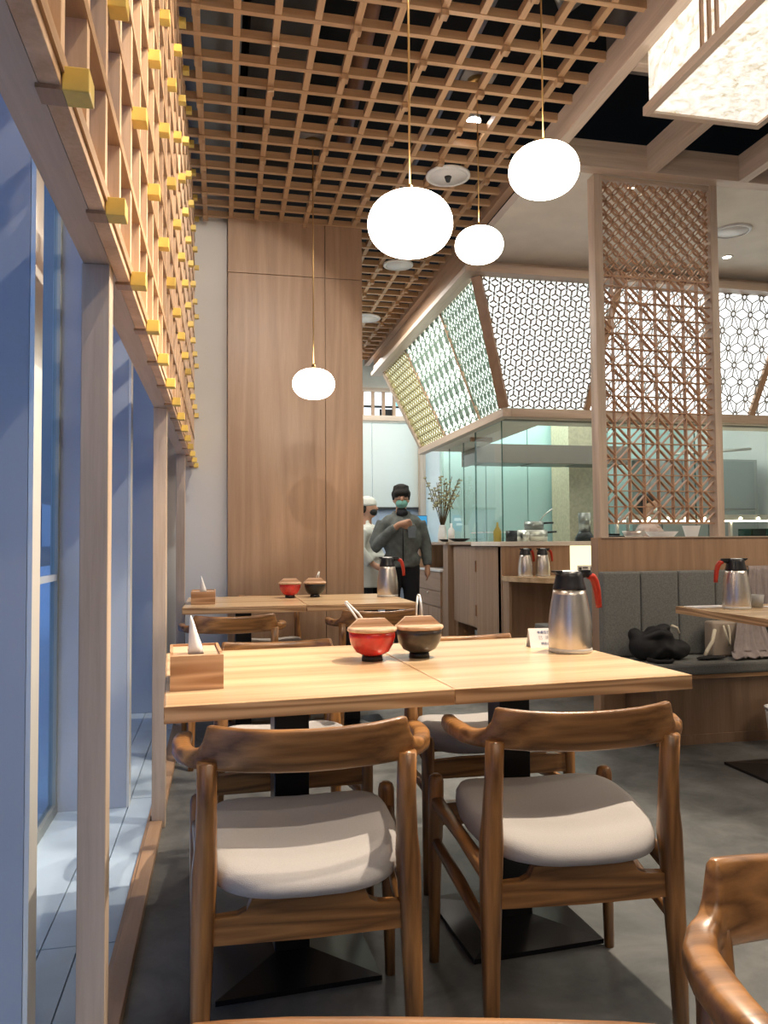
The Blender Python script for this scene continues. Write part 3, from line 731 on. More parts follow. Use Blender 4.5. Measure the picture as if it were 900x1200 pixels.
part('rail', MB().tube([(4.6, 7.2, 1.97), (5.4, 7.0, 2.02)], .014, 10), 'steel', T)
part('hook', MB().tube([(4.78, 7.15, 1.83), (4.78, 7.15, 2.06)], .008, 8), 'white_enamel', T)
single('tiled_pillar', MB().box(4.12, 4.55, 8.6, 9.1, 0, 3.2), 'amber_tile', 'amber tiled pillar at the back right of the glazed kitchen', 'pillar', (4.33, 8.85, 0))
T = thing('heat_shelf', 'steel overshelf with a row of small warm lamps above the kitchen counter', 'shelf', (4.2, 6.4, 1.2))
part('shelf_box', MB().bbox(3.55, 5.9, 6.35, 6.6, 1.255, 1.31, .003), 'steel', T)
for k in range(12): part('lamp', MB().ball((3.63+k*.19, 6.345, 1.275), .012, 8), 'warm_lens', T)
part('glow_strip', MB().box(3.55, 5.9, 6.34, 6.35, 1.245, 1.252), 'warm_lens', T)
for x in (3.57, 4.75, 5.88): part('leg', MB().box(x-.012, x+.012, 6.46, 6.49, 1.0725, 1.255), 'steel', T)

# things on the kitchen counter
def pot(x, y, r, h, label, mat='steel', handle=True, z=1.0725, lid=False):
    t = thing('cooking_pot', label, 'pot', (x, y, z))
    part('body', MB().lathe([(0, 0), (r, 0), (r, h), (r*.94, h), (r*.94, .01), (0, .01)], (x, y, z), 28), mat, t)
    if handle: part('handle', MB().tube([(x+r, y, z+h*.8), (x+r+.09, y-.02, z+h*.85)], .009, 8), 'black_plastic', t)
pot(2.68, 6.35, .135, .10, 'wide steel stockpot, lowest in the stack on the counter')
pot(2.70, 6.35, .085, .075, 'small grey saucepan stacked on the wide steel pot', 'steel_dull', z=1.1735)
single('ladle', MB().tube([(2.755, 6.35, 1.253), (2.80, 6.34, 1.31), (2.87, 6.33, 1.36)], .006, 8), 'steel', 'steel ladle leaning out of the small saucepan', 'ladle', (2.76, 6.35, 1.22))
single('black_canister', MB().lathe([(0, 0), (.05, 0), (.05, .095), (0, .095)], (2.47, 6.3, 1.073), 20), 'black_plastic', 'short black canister left of the stacked pots', 'canister', (2.47, 6.3, 1.073))
single('small_jar', MB().lathe([(0, 0), (.03, 0), (.03, .085), (0, .085)], (2.57, 6.22, 1.073), 20), 'steel', 'narrow steel jar between the black canister and the pots', 'jar', (2.57, 6.22, 1.073))
T = thing('blender_jug', 'upright steel jug with black base between pots and rice cooker', 'jug', (3.16, 6.3, 1.073))
part('jug', MB().lathe([(0, .09), (.052, .09), (.055, .25), (.05, .25), (.047, .1), (0, .1)], (3.16, 6.3, 1.073), 20), 'steel_dull', T)
part('base', MB().lathe([(0, 0), (.09, 0), (.085, .03), (.05, .09), (0, .09)], (3.16, 6.3, 1.073), 20), 'black_plastic', T)
T = thing('gas_ring', 'low black burner with a thin front rail on the counter', 'burner', (3.33, 6.3, 1.073))
part('burner_body', MB().bbox(3.27, 3.50, 6.2, 6.42, 1.073, 1.12, .008), 'black_plastic', T)
part('pan_support', MB().box(3.27, 3.50, 6.30, 6.32, 1.1202, 1.137).box(3.30, 3.315, 6.2, 6.4, 1.1202, 1.137), 'black_steel', T)
single('pepper_mill', MB().lathe([(0, 0), (.02, 0), (.014, .1), (.018, .16), (.012, .21), (0, .22)], (3.545, 6.24, 1.073), 14), 'steel_dull', 'tall dark pepper mill beside the post of the carved screen', 'pepper mill', (3.545, 6.24, 1.073))
single('sauce_bottle', MB().lathe([(0, 0), (.035, 0), (.035, .09), (.012, .13), (.008, .17), (0, .17)], (2.36, 6.35, 1.073), 18), 'yellow_sauce', 'yellow squeeze bottle behind the corner glass of the counter', 'bottle', (2.36, 6.35, 1.073))
T = thing('dish_rack', 'clear plastic box on the side counter behind the glass', 'container', (2.5, 6.95, 1.075))
part('box', MB().box(2.40, 2.62, 6.80, 6.806, 1.076, 1.16).box(2.40, 2.406, 6.80, 7.15, 1.076, 1.16).box(2.62, 2.626, 6.80, 7.15, 1.076, 1.16).box(2.40, 2.626, 6.8, 7.15, 1.076, 1.082), 'glass_clear', T)
part('rim', MB().box(2.39, 2.636, 6.79, 6.80, 1.155, 1.166).box(2.39, 2.40, 6.79, 7.16, 1.155, 1.166), 'white_enamel', T)
single('serving_dish', MB().lathe([(0, 0), (.05, 0), (.11, .03), (.105, .033), (.05, .01), (0, .01)], (2.33, 7.35, 1.0755), 24), 'black_glaze', 'shallow black dish on the side counter edge', 'dish', (2.33, 7.35, 1.0755))
single('serving_dish', MB().lathe([(0, 0), (.04, 0), (.08, .025), (.075, .028), (.04, .01), (0, .01)], (2.32, 7.77, 1.0755), 24), 'black_glaze', 'small black saucer beside the flower vase', 'dish', (2.32, 7.77, 1.0755))
single('cutting_board', MB().bbox(2.67, 3.30, 4.64, 4.92, 1.039, 1.083, .004), 'white_enamel', 'white work surface seen through the gap under the carved screen', 'work surface', (2.9, 4.78, 1.04))
single('prep_counter', MB().box(2.66, 6.0, 4.62, 4.95, 0, 1.038), 'veneer_z', 'wooden service station directly behind the low partition wall', 'counter', (4, 4.78, 0))
for i, (x, y, r, h, m, l) in enumerate(((2.76, 4.78, .08, .055, 'steel', 'steel mixing bowl, leftmost in the gap under the carved screen'),
        (2.97, 4.78, .11, .05, 'white_enamel', 'white crumpled plastic bowl in the gap under the carved screen'),
        (3.20, 4.78, .06, .09, 'white_enamel', 'white tall tub at the right of the screen gap'))):
    single('mixing_bowl', MB().lathe([(0, 0), (r*.6, 0), (r, h), (r*.96, h), (r*.55, .008), (0, .008)], (x, y, 1.0835), 24), m, l, 'bowl', (x, y, 1.0835))
for k in range(5):
    t = 3.62+k*.135
    single('clear_tub', MB().box(t, t+.11, 4.7, 4.706, 1.039, 1.15).box(t, t+.006, 4.7, 4.85, 1.039, 1.15).box(t+.104, t+.11, 4.7, 4.85, 1.039, 1.15), 'glass_edge',
           ['first clear tub right of the carved screen post', 'second clear tub right of the carved screen post', 'third clear tub right of the carved screen post', 'fourth clear tub from the carved screen post, greenish', 'fifth clear tub from the carved screen post, at the photo edge'][k], 'tub', (t, 4.8, 1.04), 'clear tubs on the service station')
single('mixing_bowl', MB().lathe([(0, 0), (.08, 0), (.16, .08), (.15, .08), (.07, .01), (0, .01)], (4.52, 4.79, 1.0395), 24), 'steel_dull', 'wide steel bowl at the end of the row of clear tubs', 'bowl', (4.52, 4.79, 1.0395))

# shelf table against the counter with things on it
T = thing('side_table', 'pale wooden shelf table fixed to the kitchen counter with cut corner', 'side table', (2.8, 5.8, 0))
part('table_top', MB().prism([(2.27, 6.018), (2.27, 5.86), (2.46, 5.52), (3.6, 5.52), (3.6, 6.018)], 'z', .75, .79), 'top_x', T)
part('side_panel', MB().box(2.275, 2.30, 5.88, 6.018, 0, .75), 'veneer_z', T)

def pitcher(x, y, z, rz, label, s=1.0):
    t = thing('vacuum_pitcher', label, 'pitcher', (0, 0, 0), 'steel vacuum pitchers')
    b = [(0, .004), (.057, .004), (.060, .0), (.062, .006), (.0635, .012), (.0640, .05), (.0630, .085), (.0600, .115), (.0555, .145), (.0505, .170), (.0475, .186), (0, .186)]
    part('body', MB().lathe([(r, zz) for r, zz in b], (0, 0, 0), 48), 'steel', t)
    part('base_ring', MB().lathe([(.0605, 0), (.0648, .003), (.0648, .012), (.0632, .014)], (0, 0, 0), 40), 'pale_metal', t)
    lid = MB().lathe([(.047, .184), (.0492, .187), (.0485, .192), (.046, .20), (.041, .222), (.039, .234), (.034, .240), (.0, .243)], (0, 0, 0), 40)
    part('lid', lid, 'black_plastic', t)
    part('lid_badge', MB().lathe([(0, .2435), (.026, .2425), (.030, .240)], (0, 0, 0), 30), 'pale_metal', t, 'pale disc on the lid')
    part('spout', MB().prism([(-.034, .228), (-.052, .238), (-.054, .243), (-.030, .243)], 'y', -.014, .014), 'black_plastic', t)
    h = part('handle_arm', MB().tube([(.032, 0, .226), (.055, 0, .232), (.075, 0, .228)], [.012, .011, .010], 10).box(.03, .068, -.011, .011, .236, .243), 'black_plastic', t)
    part('handle_grip', MB().tube([(.066, 0, .2265), (.080, 0, .222), (.090, 0, .206), (.0965, 0, .180), (.1, 0, .150), (.102, 0, .128)], [.0105, .0115, .0115, .0105, .0095, .009], 12, sq=.8), 'red_plastic', t, 'red grip')
    dots = MB()
    for q in range(3): dots.ball((.1055+q*.0006, -.004, .163-q*.011), .0032, 6)
    part('grip_holes', dots, 'black_plastic', t)
    t.location = (x, y, z); t.rotation_euler = (0, 0, rz); t.scale = (s, s, s)
    for c in t.children: pass
    return t
p0 = pitcher(1.027, 2.155, .74, radians(6), 'steel vacuum pitcher with red handle on the front table, largest')
p = dup(p0, (1.003, 4.63, .74), radians(-8), 'steel vacuum pitcher with red handle on the far table before the standing man')
p = dup(p0, (2.43, 3.28, .74), radians(172), 'steel vacuum pitcher with its red handle to the left on the bench table')
p = dup(p0, (2.42, 5.88, .79), radians(20), 'left steel pitcher of the pair on the kitchen shelf table'); p.scale = (.93,)*3
p = dup(p0, (2.57, 5.88, .79), radians(10), 'right steel pitcher of the pair on the kitchen shelf table'); p.scale = (.93,)*3
def menu_card(x, y, z, label):
    t = thing('menu_stand', label, 'menu card', (x, y, z))
    part('card', MB().box(x, x+.10, y, y+.006, z, z+.085), 'paper', t)
    m = MB()
    for r in range(3): m.box(x+.045, x+.09, y-.0015, y, z+.02+r*.02, z+.03+r*.02)
    m.box(x+.01, x+.035, y-.0015, y, z+.015, z+.07)
    part('print', m, 'duct_grey', t)
menu_card(2.83, 5.78, .79, 'left standing printed menu card on the kitchen shelf table')
menu_card(2.945, 5.80, .79, 'middle standing printed menu card on the kitchen shelf table')
menu_card(3.06, 5.82, .79, 'right standing printed menu card on the kitchen shelf table')
# upholstered side chair at the shelf table
T = thing('upholstered_chair', 'grey upholstered chair with pale wooden frame at the shelf table', 'chair', (2.62, 5.2, 0))
part('backrest', MB().loft([[(2.60, 5.0, .46), (2.65, 5.0, .46), (2.65, 5.42, .46), (2.60, 5.42, .46)], [(2.66, 4.99, .70), (2.72, 4.99, .70), (2.72, 5.43, .70), (2.66, 5.43, .70)], [(2.71, 5.01, .85), (2.75, 5.01, .85), (2.75, 5.41, .85), (2.71, 5.41, .85)]], smooth=False), 'bench_fabric', T)
part('seat', MB().bbox(2.30, 2.66, 4.99, 5.43, .41, .46, .012), 'bench_fabric', T)
part('seat_frame', MB().bbox(2.29, 2.70, 4.98, 5.44, .355, .41, .004), 'top_x', T)
for x, y in ((2.31, 5.0), (2.31, 5.40), (2.68, 5.0), (2.68, 5.40)): part('leg', MB().bbox(x-.016, x+.016, y-.016, y+.016, 0, .70 if x > 2.5 else .36, .003), 'top_z', T)

# flower vase and bottles at the far end of the side counter
T = thing('flower_vase', 'pale vase of dried leafy branches on the side counter', 'vase', (2.33, 7.95, 1.076))
part('vase', MB().lathe([(0, 0), (.045, 0), (.05, .06), (.04, .14), (.035, .17), (.038, .18), (.03, .18), (.03, .02), (0, .02)], (2.33, 7.95, 1.076), 24), 'white_enamel', T)
st, lf = MB(), MB()
for k in range(16):
    a = random.uniform(0, 2*pi); sp = random.uniform(.06, .24); H = random.uniform(.30, .56)
    p1 = (2.33+sp*.4*cos(a), 7.95+sp*.4*sin(a), 1.25+H*.5); p2 = (2.33+sp*cos(a)*.9, 7.95+sp*sin(a), 1.25+H)
    st.tube([(2.33, 7.95, 1.2), p1, p2], .004, 5)
    for q in range(9):
        t = random.uniform(.35, 1); b = Vector(p1).lerp(Vector(p2), (t-.35)/.65)
        M = Matrix.Rotation(random.uniform(0, 6.3), 3, 'Z') @ Matrix.Rotation(random.uniform(-1, 1), 3, 'X')
        lf.ball(b+Vector((random.uniform(-.03, .03), random.uniform(-.03, .03), random.uniform(-.02, .02))), (.022, .008, .012), 6, M=M)
part('stems', st, 'stem_brown', T, kind='stuff'); part('leaves', lf, 'leaf_dry', T, kind='stuff')
single('hand_sanitiser', MB().lathe([(0, 0), (.035, 0), (.035, .12), (.012, .15), (.012, .19), (0, .19)], (2.33, 7.62, 1.076), 18), 'white_enamel', 'white pump bottle beside the flower vase', 'bottle', (2.33, 7.62, 1.076))

# ------------------------------------------------------------------ back hall wall
wb = struct('wall_back', MB().box(.9, 2.95, 10.0, 10.1, 2.68, 2.76).box(.9, 2.95, 10.0, 10.1, 3.10, 4.1).box(2.62, 2.95, 10.0, 10.1, 0, 3.1).box(-.66, .9, 10.0, 10.1, 0, 4.1), 'beige_ceiling')
for k in range(12): part('transom_slat', MB().box(.95+k*.145, .99+k*.145, 9.985, 10.04, 2.76, 3.10), 'veneer_z', wb)
part('transom_rail', MB().box(.9, 2.95, 9.97, 10.0, 2.70, 2.77).box(.9, 2.95, 9.97, 10.0, 3.09, 3.14), 'ash_x', wb)
for x0, x1 in ((.9, 1.20), (1.205, 1.97), (1.975, 2.62)): part('frosted_panel', MB().bbox(x0, x1, 10.02, 10.05, 1.545, 2.68, .003), 'frost_white', wb)
part('door_head', MB().box(.9, 2.62, 9.99, 10.06, 1.515, 1.545), 'duct_grey', wb)
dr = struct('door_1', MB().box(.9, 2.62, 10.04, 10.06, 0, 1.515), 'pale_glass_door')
for x in (1.2, 1.62, 2.05, 2.35): part('door_stile', MB().box(x-.012, x+.012, 10.02, 10.04, 0, 1.515), 'blue_tinted_panel', dr)
po = thing('wall_poster', 'blue poster on the glass doors between the man and the white-capped worker', 'poster', (1.72, 10.03, 1.3))
part('sheet', MB().box(1.66, 1.84, 10.0, 10.01, 1.22, 1.44), 'poster_blue', po)
part('print', MB().box(1.68, 1.82, 9.995, 10.0, 1.36, 1.40).box(1.68, 1.79, 9.995, 10.0, 1.30, 1.33), 'lit_white', po)
po = thing('wall_poster', 'pale poster with red lettering right of the standing man', 'poster', (2.35, 10.03, 1.3))
part('sheet', MB().box(2.30, 2.50, 10.0, 10.01, 1.26, 1.46), 'pale_glass_door', po)
part('print', MB().ball((2.40, 10.0, 1.37), (.06, .004, .03), 10), 'poster_red', po)
vm_ = thing('display_machine', 'dark upright display with blue top and red round emblem by the doors', 'display', (2.48, 9.6, 0))
part('cabinet', MB().bbox(2.42, 2.60, 9.55, 9.9, 0, 1.42, .01), 'poster_navy', vm_)
part('screen', MB().box(2.43, 2.59, 9.54, 9.55, 1.26, 1.41), 'poster_blue', vm_)
part('emblem', MB().ball((2.51, 9.545, 1.14), (.05, .008, .06), 16), 'poster_red', vm_)
part('bright_room_sheet', MB().box(.9, 2.9, 10.2, 10.22, 2.6, 3.3), 'lit_white', wb)  # glowing sheet standing in for the bright room beyond the transom
part('cyan_panel', MB().box(2.34, 2.62, 10.15, 10.17, 2.94, 3.12), 'lit_cyan', wb)
part('dark_bar', MB().box(.9, 2.9, 10.13, 10.14, 2.90, 2.93).box(2.1, 2.3, 10.12, 10.13, 2.76, 2.88), 'duct_grey', wb)
single('water_jug_box', MB().bbox(1.33, 1.46, 8.9, 9.0, .40, .82, .01), 'poster_blue', 'light blue container low beside the worker in white', 'container', (1.4, 8.95, .4))
single('hall_stand', MB().bbox(1.30, 1.56, 8.85, 9.1, .0, .40, .01), 'white_enamel', 'white low stand beside the worker in white', 'stand', (1.4, 8.95, 0))
struct('trim_1', MB().box(2.60, 2.68, 9.9, 10.0, 0, 2.8), 'ash_z')

# ------------------------------------------------------------------ tables
def ped_table(x0, x1, y0, y1, z, rz, label, th=.036, base=(.2, .18), grp='dining tables'):
    cx, cy = (x0+x1)/2, (y0+y1)/2; hx, hy = (x1-x0)/2, (y1-y0)/2
    t = thing('dining_table', label, 'table', (0, 0, 0), grp)
    top = MB().bbox(-hx, hx, -hy, hy, z-th+.0005, z, .0025)
    part('table_top', top, 'top_x', t)
    # solid edge lippings, proud by a hair
    for n, (a, b, c, d_) in {'f': (-hx, hx, -hy-.0015, -hy+.001), 'b': (-hx, hx, hy-.001, hy+.0015)}.items():
        part('edge_strip', MB().box(a, b, c, d_, z-th+.001, z-.0015), 'edge_x', t)
    for a, b in ((-hx-.0015, -hx+.001), (hx-.001, hx+.0015)): part('edge_strip', MB().box(a, b, -hy, hy, z-th+.001, z-.0015), 'edge_y', t)
    part('column', MB().bbox(-.045, .045, -.045, .045, .03, z-th-.012, .003), 'black_steel', t)
    part('top_bracket', MB().box(-.15, .15, -.2, .2, z-th-.013, z-th), 'black_steel', t)
    bx, by = base
    part('base_plate', MB().add([(-bx, -by, 0), (bx, -by, 0), (bx, by, 0), (-bx, by, 0), (-bx, -by, .012), (bx, -by, .012), (bx, by, .012), (-bx, by, .012),
        (-.045, -.045, .035), (.045, -.045, .035), (.045, .045, .035), (-.045, .045, .035)],
        [(3, 2, 1, 0), (0, 1, 5, 4), (1, 2, 6, 5), (2, 3, 7, 6), (3, 0, 4, 7), (4, 5, 9, 8), (5, 6, 10, 9), (6, 7, 11, 10), (7, 4, 8, 11), (8, 9, 10, 11)]), 'black_steel', t)
    t.location = (cx, cy, 0); t.rotation_euler = (0, 0, rz)
    return t
ped_table(-.136, .491, 1.655, 2.455, .74, radians(3.4), 'front left square pale wooden table holding the tissue box')
ped_table(.4935, 1.1135, 1.6925, 2.4925, .74, radians(3.4), 'front right square pale wooden table holding the large pitcher', base=(.185, .18))
ped_table(-.195, .449, 4.13, 4.93, .74, 0, 'far left pale wooden table in front of the cupboard column')
ped_table(.455, 1.06, 4.13, 4.93, .74, 0, 'far right pale wooden table in front of the cupboard column')
ped_table(2.245, 2.865, 2.70, 3.50, .74, 0, 'pale wooden table in front of the grey bench', base=(.2, .2))

# ------------------------------------------------------------------ elbow chairs
def make_chair(label):
    t = thing('elbow_chair', label, 'chair', (0, 0, 0), 'curved-back wooden armchairs with grey seats')
    half = [(0, -.245, .638, .721, .022), (.06, -.243, .639, .722, .022), (.12, -.236, .641, .725, .022), (.165, -.224, .643, .729, .022), (.185, -.217, .644, .731, .021),
            (.189, -.214, .644, .729, .021), (.195, -.211, .644, .702, .023), (.203, -.205, .644, .686, .026), (.220, -.189, .645, .680, .031), (.236, -.160, .645, .679, .035),
            (.245, -.122, .646, .681, .037), (.248, -.080, .645, .679, .037), (.247, -.045, .646, .678, .035), (.243, -.022, .649, .675, .028), (.240, -.012, .654, .670, .016)]
    st = [(-x, y, a, b, w) for x, y, a, b, w in half[:0:-1]]+half
    rings = []; m = 16
    for i, (x, y, zb_, zt_, w) in enumerate(st):
        p0_, p1_ = st[max(i-1, 0)], st[min(i+1, len(st)-1)]
        tx, ty = p1_[0]-p0_[0], p1_[1]-p0_[1]; L_ = hypot(tx, ty); nx_, ny_ = ty/L_, -tx/L_
        h = (zt_-zb_)/2; zc = (zt_+zb_)/2; ring = []
        e = .62
        for k in range(m):
            a = 2*pi*k/m+pi/m; ca, sa = cos(a), sin(a)
            u = math.copysign(abs(ca)**e, ca)*w/2; v = math.copysign(abs(sa)**e, sa)*h
            lean = (zc+v-.66)*.16 if abs(x) < .2 else 0
            ring.append((x+nx_*u, y+ny_*u-lean*.8, zc+v))
        rings.append(ring)
    part('backrest', MB().loft(rings), 'chair_x', t, local=True)
    for s in (-1, 1):
        part('leg', MB().tube([(s*.205, -.222, 0), (s*.203, -.214, .20), (s*.198, -.205, .40), (s*.196, -.203, .455), (s*.194, -.206, .50), (s*.192, -.214, .58), (s*.192, -.224, .662)],
             [.0135, .0185, .0235, .0245, .0210, .0190, .0185], 12, sq=.7), 'chair_z', t, local=True)
        part('leg', MB().tube([(s*.236, .205, 0), (s*.233, .203, .2), (s*.229, .2, .38), (s*.228, .2, .455), (s*.228, .2, .468), (s*.228, .2, .474)],
             [.0125, .016, .0205, .0205, .017, .008], 14), 'chair_z', t, local=True)
        part('side_rail', MB().tube([(s*.198, -.20, .375), (s*.212, 0, .392), (s*.228, .2, .405)], [.016, .014, .017], 10, sq=.7), 'chair_y', t, local=True)
        part('stretcher', MB().tube([(s*.203, -.21, .265), (s*.217, 0, .288), (s*.231, .2, .305)], [.011, .014, .012], 10, sq=.8), 'chair_y', t, local=True)
    part('back_rail', MB().prism([(-.185, .318), (0, .315), (.185, .318), (.188, .366), (.135, .370), (.118, .378), (.108, .398), (0, .400), (-.108, .398), (-.118, .378), (-.135, .370), (-.188, .366)], 'y', -.214, -.190), 'chair_x', t, local=True)
    part('front_rail', MB().prism([(-.215, .345), (.215, .345), (.215, .40), (.12, .405), (-.12, .405), (-.215, .40)], 'y', .19, .212), 'chair_x', t, local=True)
    # cushion: superellipse plan, rolled edges, gentle dip
    rings = []; m = 44
    def ring(sc, z, dip):
        out = []
        for k in range(m):
            a = 2*pi*k/m; ca, sa = cos(a), sin(a); e = .55
            x = math.copysign(abs(ca)**e, ca)*.207*sc; y = math.copysign(abs(sa)**e, sa)*(.218 if sa > 0 else .225)*sc
            if y < 0: x *= 1-.10*(-y/.22)
            out.append((x, y-.022, z+dip*(x*x*.55-.006)+(.012*(y/.2) if dip else 0)))
        return out
    for sc, z, dp in ((.02, .404, 0), (.90, .404, 0), (.97, .410, 0), (1.0, .424, .4), (.995, .438, .8), (.96, .450, 1), (.88, .457, 1), (.7, .460, 1), (.4, .4605, 1), (.02, .4605, 1)): rings.append(ring(sc, z, dp))
    part('seat', MB().loft(rings), 'seat_fabric', t, local=True)
    return t
ch = make_chair('wooden elbow chair tucked under the front left table, its back to the camera')
ch.location = (.172, 1.712, 0); ch.rotation_euler = (0, 0, radians(-1.5))
dup(ch, (.757, 1.722, 0), radians(-4), 'wooden elbow chair tucked under the front right table, its back to the camera')
dup(ch, (.20, 2.515, 0), radians(181), 'wooden elbow chair on the far side of the front left table, facing the camera')
dup(ch, (.86, 2.505, 0), radians(178), 'wooden elbow chair on the far side of the front right table, facing the camera')
dup(ch, (.055, 4.02, 0), radians(3), 'wooden elbow chair with its back to the camera at the far left table')
dup(ch, (.805, 4.10, 0), radians(-2), 'wooden elbow chair with its back to the camera at the far right table')
dup(ch, (.30, 4.98, 0), radians(178), 'wooden elbow chair behind the far left table against the cupboard column')
dup(ch, (.672, .497, 0), radians(173), 'close-up wooden elbow chair cropped at the lower right corner')
dup(ch, (.107, .308, 0), radians(166), 'close-up chair of which only the top rail shows at the bottom edge')

# ------------------------------------------------------------------ things on the tables
def bowl(x, y, z, mat, label, s=1.0, tong=(0, 1), rz=0):
    t = thing('lidded_bowl', label, 'bowl', (x, y, z), 'lidded condiment bowls')
    part('foot', MB().lathe([(0, 0), (.030*s, 0), (.029*s, .012*s), (.026*s, .016*s), (0, .016*s)], (x, y, z), 32), 'black_glaze', t)
    part('bowl', MB().lathe([(a*s, b*s) for a, b in [(0, .014), (.03, .016), (.048, .026), (.060, .046), (.065, .066), (.066, .084), (.063, .084), (.058, .05), (0, .03)]], (x, y, z), 40), mat, t)
    l = part('lid', MB().lathe([(a*s, b*s) for a, b in [(0, .082), (.062, .082), (.0695, .083), (.0705, .087), (.0695, .092), (.06, .0935), (0, .0935)]], (x, y, z), 40), 'lid_wood', t)
    c, sn = cos(rz), sin(rz)
    pr_ = MB().prism([(-.066*s, .0925*s), (.066*s, .0925*s), (.038*s, .117*s), (-.038*s, .117*s)], 'y', .0, .016*s)
    pr_.v = [(x+a*c-b*sn, y+a*sn+b*c, z+d) for a, b, d in pr_.v]
    part('lid_ridge', pr_, 'lid_wood', l)
    # slanting rear leaf of the lid
    g = MB().loft([[(-.062*s, .016*s, .093*s), (.062*s, .016*s, .093*s), (.038*s, .058*s, .093*s), (-.038*s, .058*s, .093*s)], [(-.036*s, .016*s, .1165*s), (.036*s, .016*s, .1165*s), (.03*s, .03*s, .110*s), (-.03*s, .03*s, .110*s)]], smooth=False)
    g.v = [(x+a*c-b*sn, y+a*sn+b*c, z+d) for a, b, d in g.v]
    part('lid_leaf', g, 'lid_wood', l)
    return t
def tongs(x, y, z, dx, dy, label, s=1.0, spread=.009):
    t = thing('serving_tongs', label, 'tongs', (x, y, z), 'steel tongs in the bowls')
    for sg in (-1, 1):
        part('arm', MB().add([], []).tube([(x+sg*spread*s, y, z-.02*s), (x+dx*.5*s+sg*spread*.8*s, y+dy*.5*s, z+.02*s), (x+dx*s+sg*.003*s, y+dy*s, z+.050*s)], [.0026*s, .003*s, .0033*s], 8, sq=.7), 'pale_metal', t)
    part('hinge', MB().ball((x+dx*s, y+dy*s, z+.051*s), (.006*s, .0045*s, .0045*s), 10), 'pale_metal', t)
bowl(.417, 2.135, .74, 'red_lacquer', 'red lacquer bowl with wooden lid on the front table', rz=radians(0))
bowl(.560, 2.160, .74, 'dark_glaze', 'dark brown banded bowl with wooden lid on the front table')
tongs(.412, 2.205, .845, -.052, .03, 'steel tongs sticking out left behind the front red bowl')
tongs(.578, 2.225, .86, .004, .02, 'steel tongs standing upright behind the front brown bowl')
bowl(.413, 4.72, .74, 'red_lacquer', 'red lacquer bowl with wooden lid on the far table')
bowl(.568, 4.74, .74, 'black_glaze', 'black bowl with wooden lid on the far table')
tongs(.585, 4.78, .85, .02, .02, 'steel tongs behind the far black bowl', .8)
def tissue_box(x0, x1, y0, y1, z, h, label, rz):
    cx, cy = (x0+x1)/2, (y0+y1)/2
    t = thing('tissue_box', label, 'tissue box', (cx, cy, z), 'wooden tissue boxes'); w = .007
    part('body', MB().box(x0, x1, y0, y0+w, z, z+h).box(x0, x1, y1-w, y1, z, z+h).box(x0, x0+w, y0+w, y1-w, z, z+h).box(x1-w, x1, y0+w, y1-w, z, z+h).box(x0+w, x1-w, y0+w, y1-w, z, z+.006), 'box_wood', t)
    part('sliding_lid', MB().box(x0+w, cx-.018, y0+w, y1-w, z+h-.012, z+h-.005).box(cx+.018, x1-w, y0+w, y1-w, z+h-.012, z+h-.005).box(cx-.018, cx+.018, y0+w, cy-.05, z+h-.012, z+h-.005).box(cx-.018, cx+.018, cy+.05, y1-w, z+h-.012, z+h-.005), 'lid_wood', t)
    rings = []
    for zz, a, b, ox in ((0, .018, .012, 0), (.02, .015, .010, -.002), (.045, .010, .007, -.006), (.075, .005, .004, -.010), (.09, .001, .001, -.012)):
        rings.append([(cx+ox+a*cos(k*pi/6)*(1+.25*sin(k*2.1)), cy-.03+b*sin(k*pi/6), z+h-.006+zz) for k in range(12)])
    part('tissue', MB().loft(rings), 'tissue', t)
    t.rotation_euler = (0, 0, rz)
tissue_box(-.118, -.0, 1.80, 2.02, .74, .078, 'wooden tissue box with a tissue on the front table', radians(3.5))
tissue_box(-.160, -.030, 4.33, 4.55, .74, .07, 'wooden tissue box with a tissue on the far table', 0)
# tent card
T = thing('table_sign', 'white folded table sign with blue Chinese lettering beside the large pitcher', 'table sign', (.945, 2.28, .74))
part('card', MB().add([(.0, -.022, 0), (.115, -.022, 0), (.115, 0, .058), (0, 0, .058), (0, .022, 0), (.115, .022, 0),
     (0, -.0205, 0), (.115, -.0205, 0), (.115, 0, .0555), (0, 0, .0555), (0, .0205, 0), (.115, .0205, 0)],
     [(0, 1, 2, 3), (3, 2, 5, 4), (7, 6, 9, 8), (9, 10, 11, 8), (0, 3, 9, 6), (3, 4, 10, 9), (1, 7, 8, 2), (2, 8, 11, 5)]), 'paper', T, local=True)
def text(body, size, x, v, mat, par):
    c = bpy.data.curves.new('lettering', 'FONT'); c.body = body; c.size = size; c.align_x = 'CENTER'; c.extrude = .0002
    q = bpy.data.objects.new('tmp_text', c); COL.objects.link(q)
    me = bpy.data.meshes.new_from_object(q.evaluated_get(bpy.context.evaluated_depsgraph_get())); bpy.data.objects.remove(q)
    me.materials.clear(); me.materials.append(MATS[mat])
    o = bpy.data.objects.new('lettering', me); COL.objects.link(o); o.parent = par
    k = v; o.location = (x, -.022+.022*(k/.058)-.0006, k); o.rotation_euler = (pi/2-math.atan(.022/.058), 0, 0)
text('本桌位已清潔', .0105, .058, .042, 'ink_blue', T)
text('已  消  毒', .0140, .058, .025, 'ink_grey', T)
text('請安心  用餐', .0095, .062, .009, 'ink_blue', T)
T.rotation_euler = (0, 0, radians(-4))
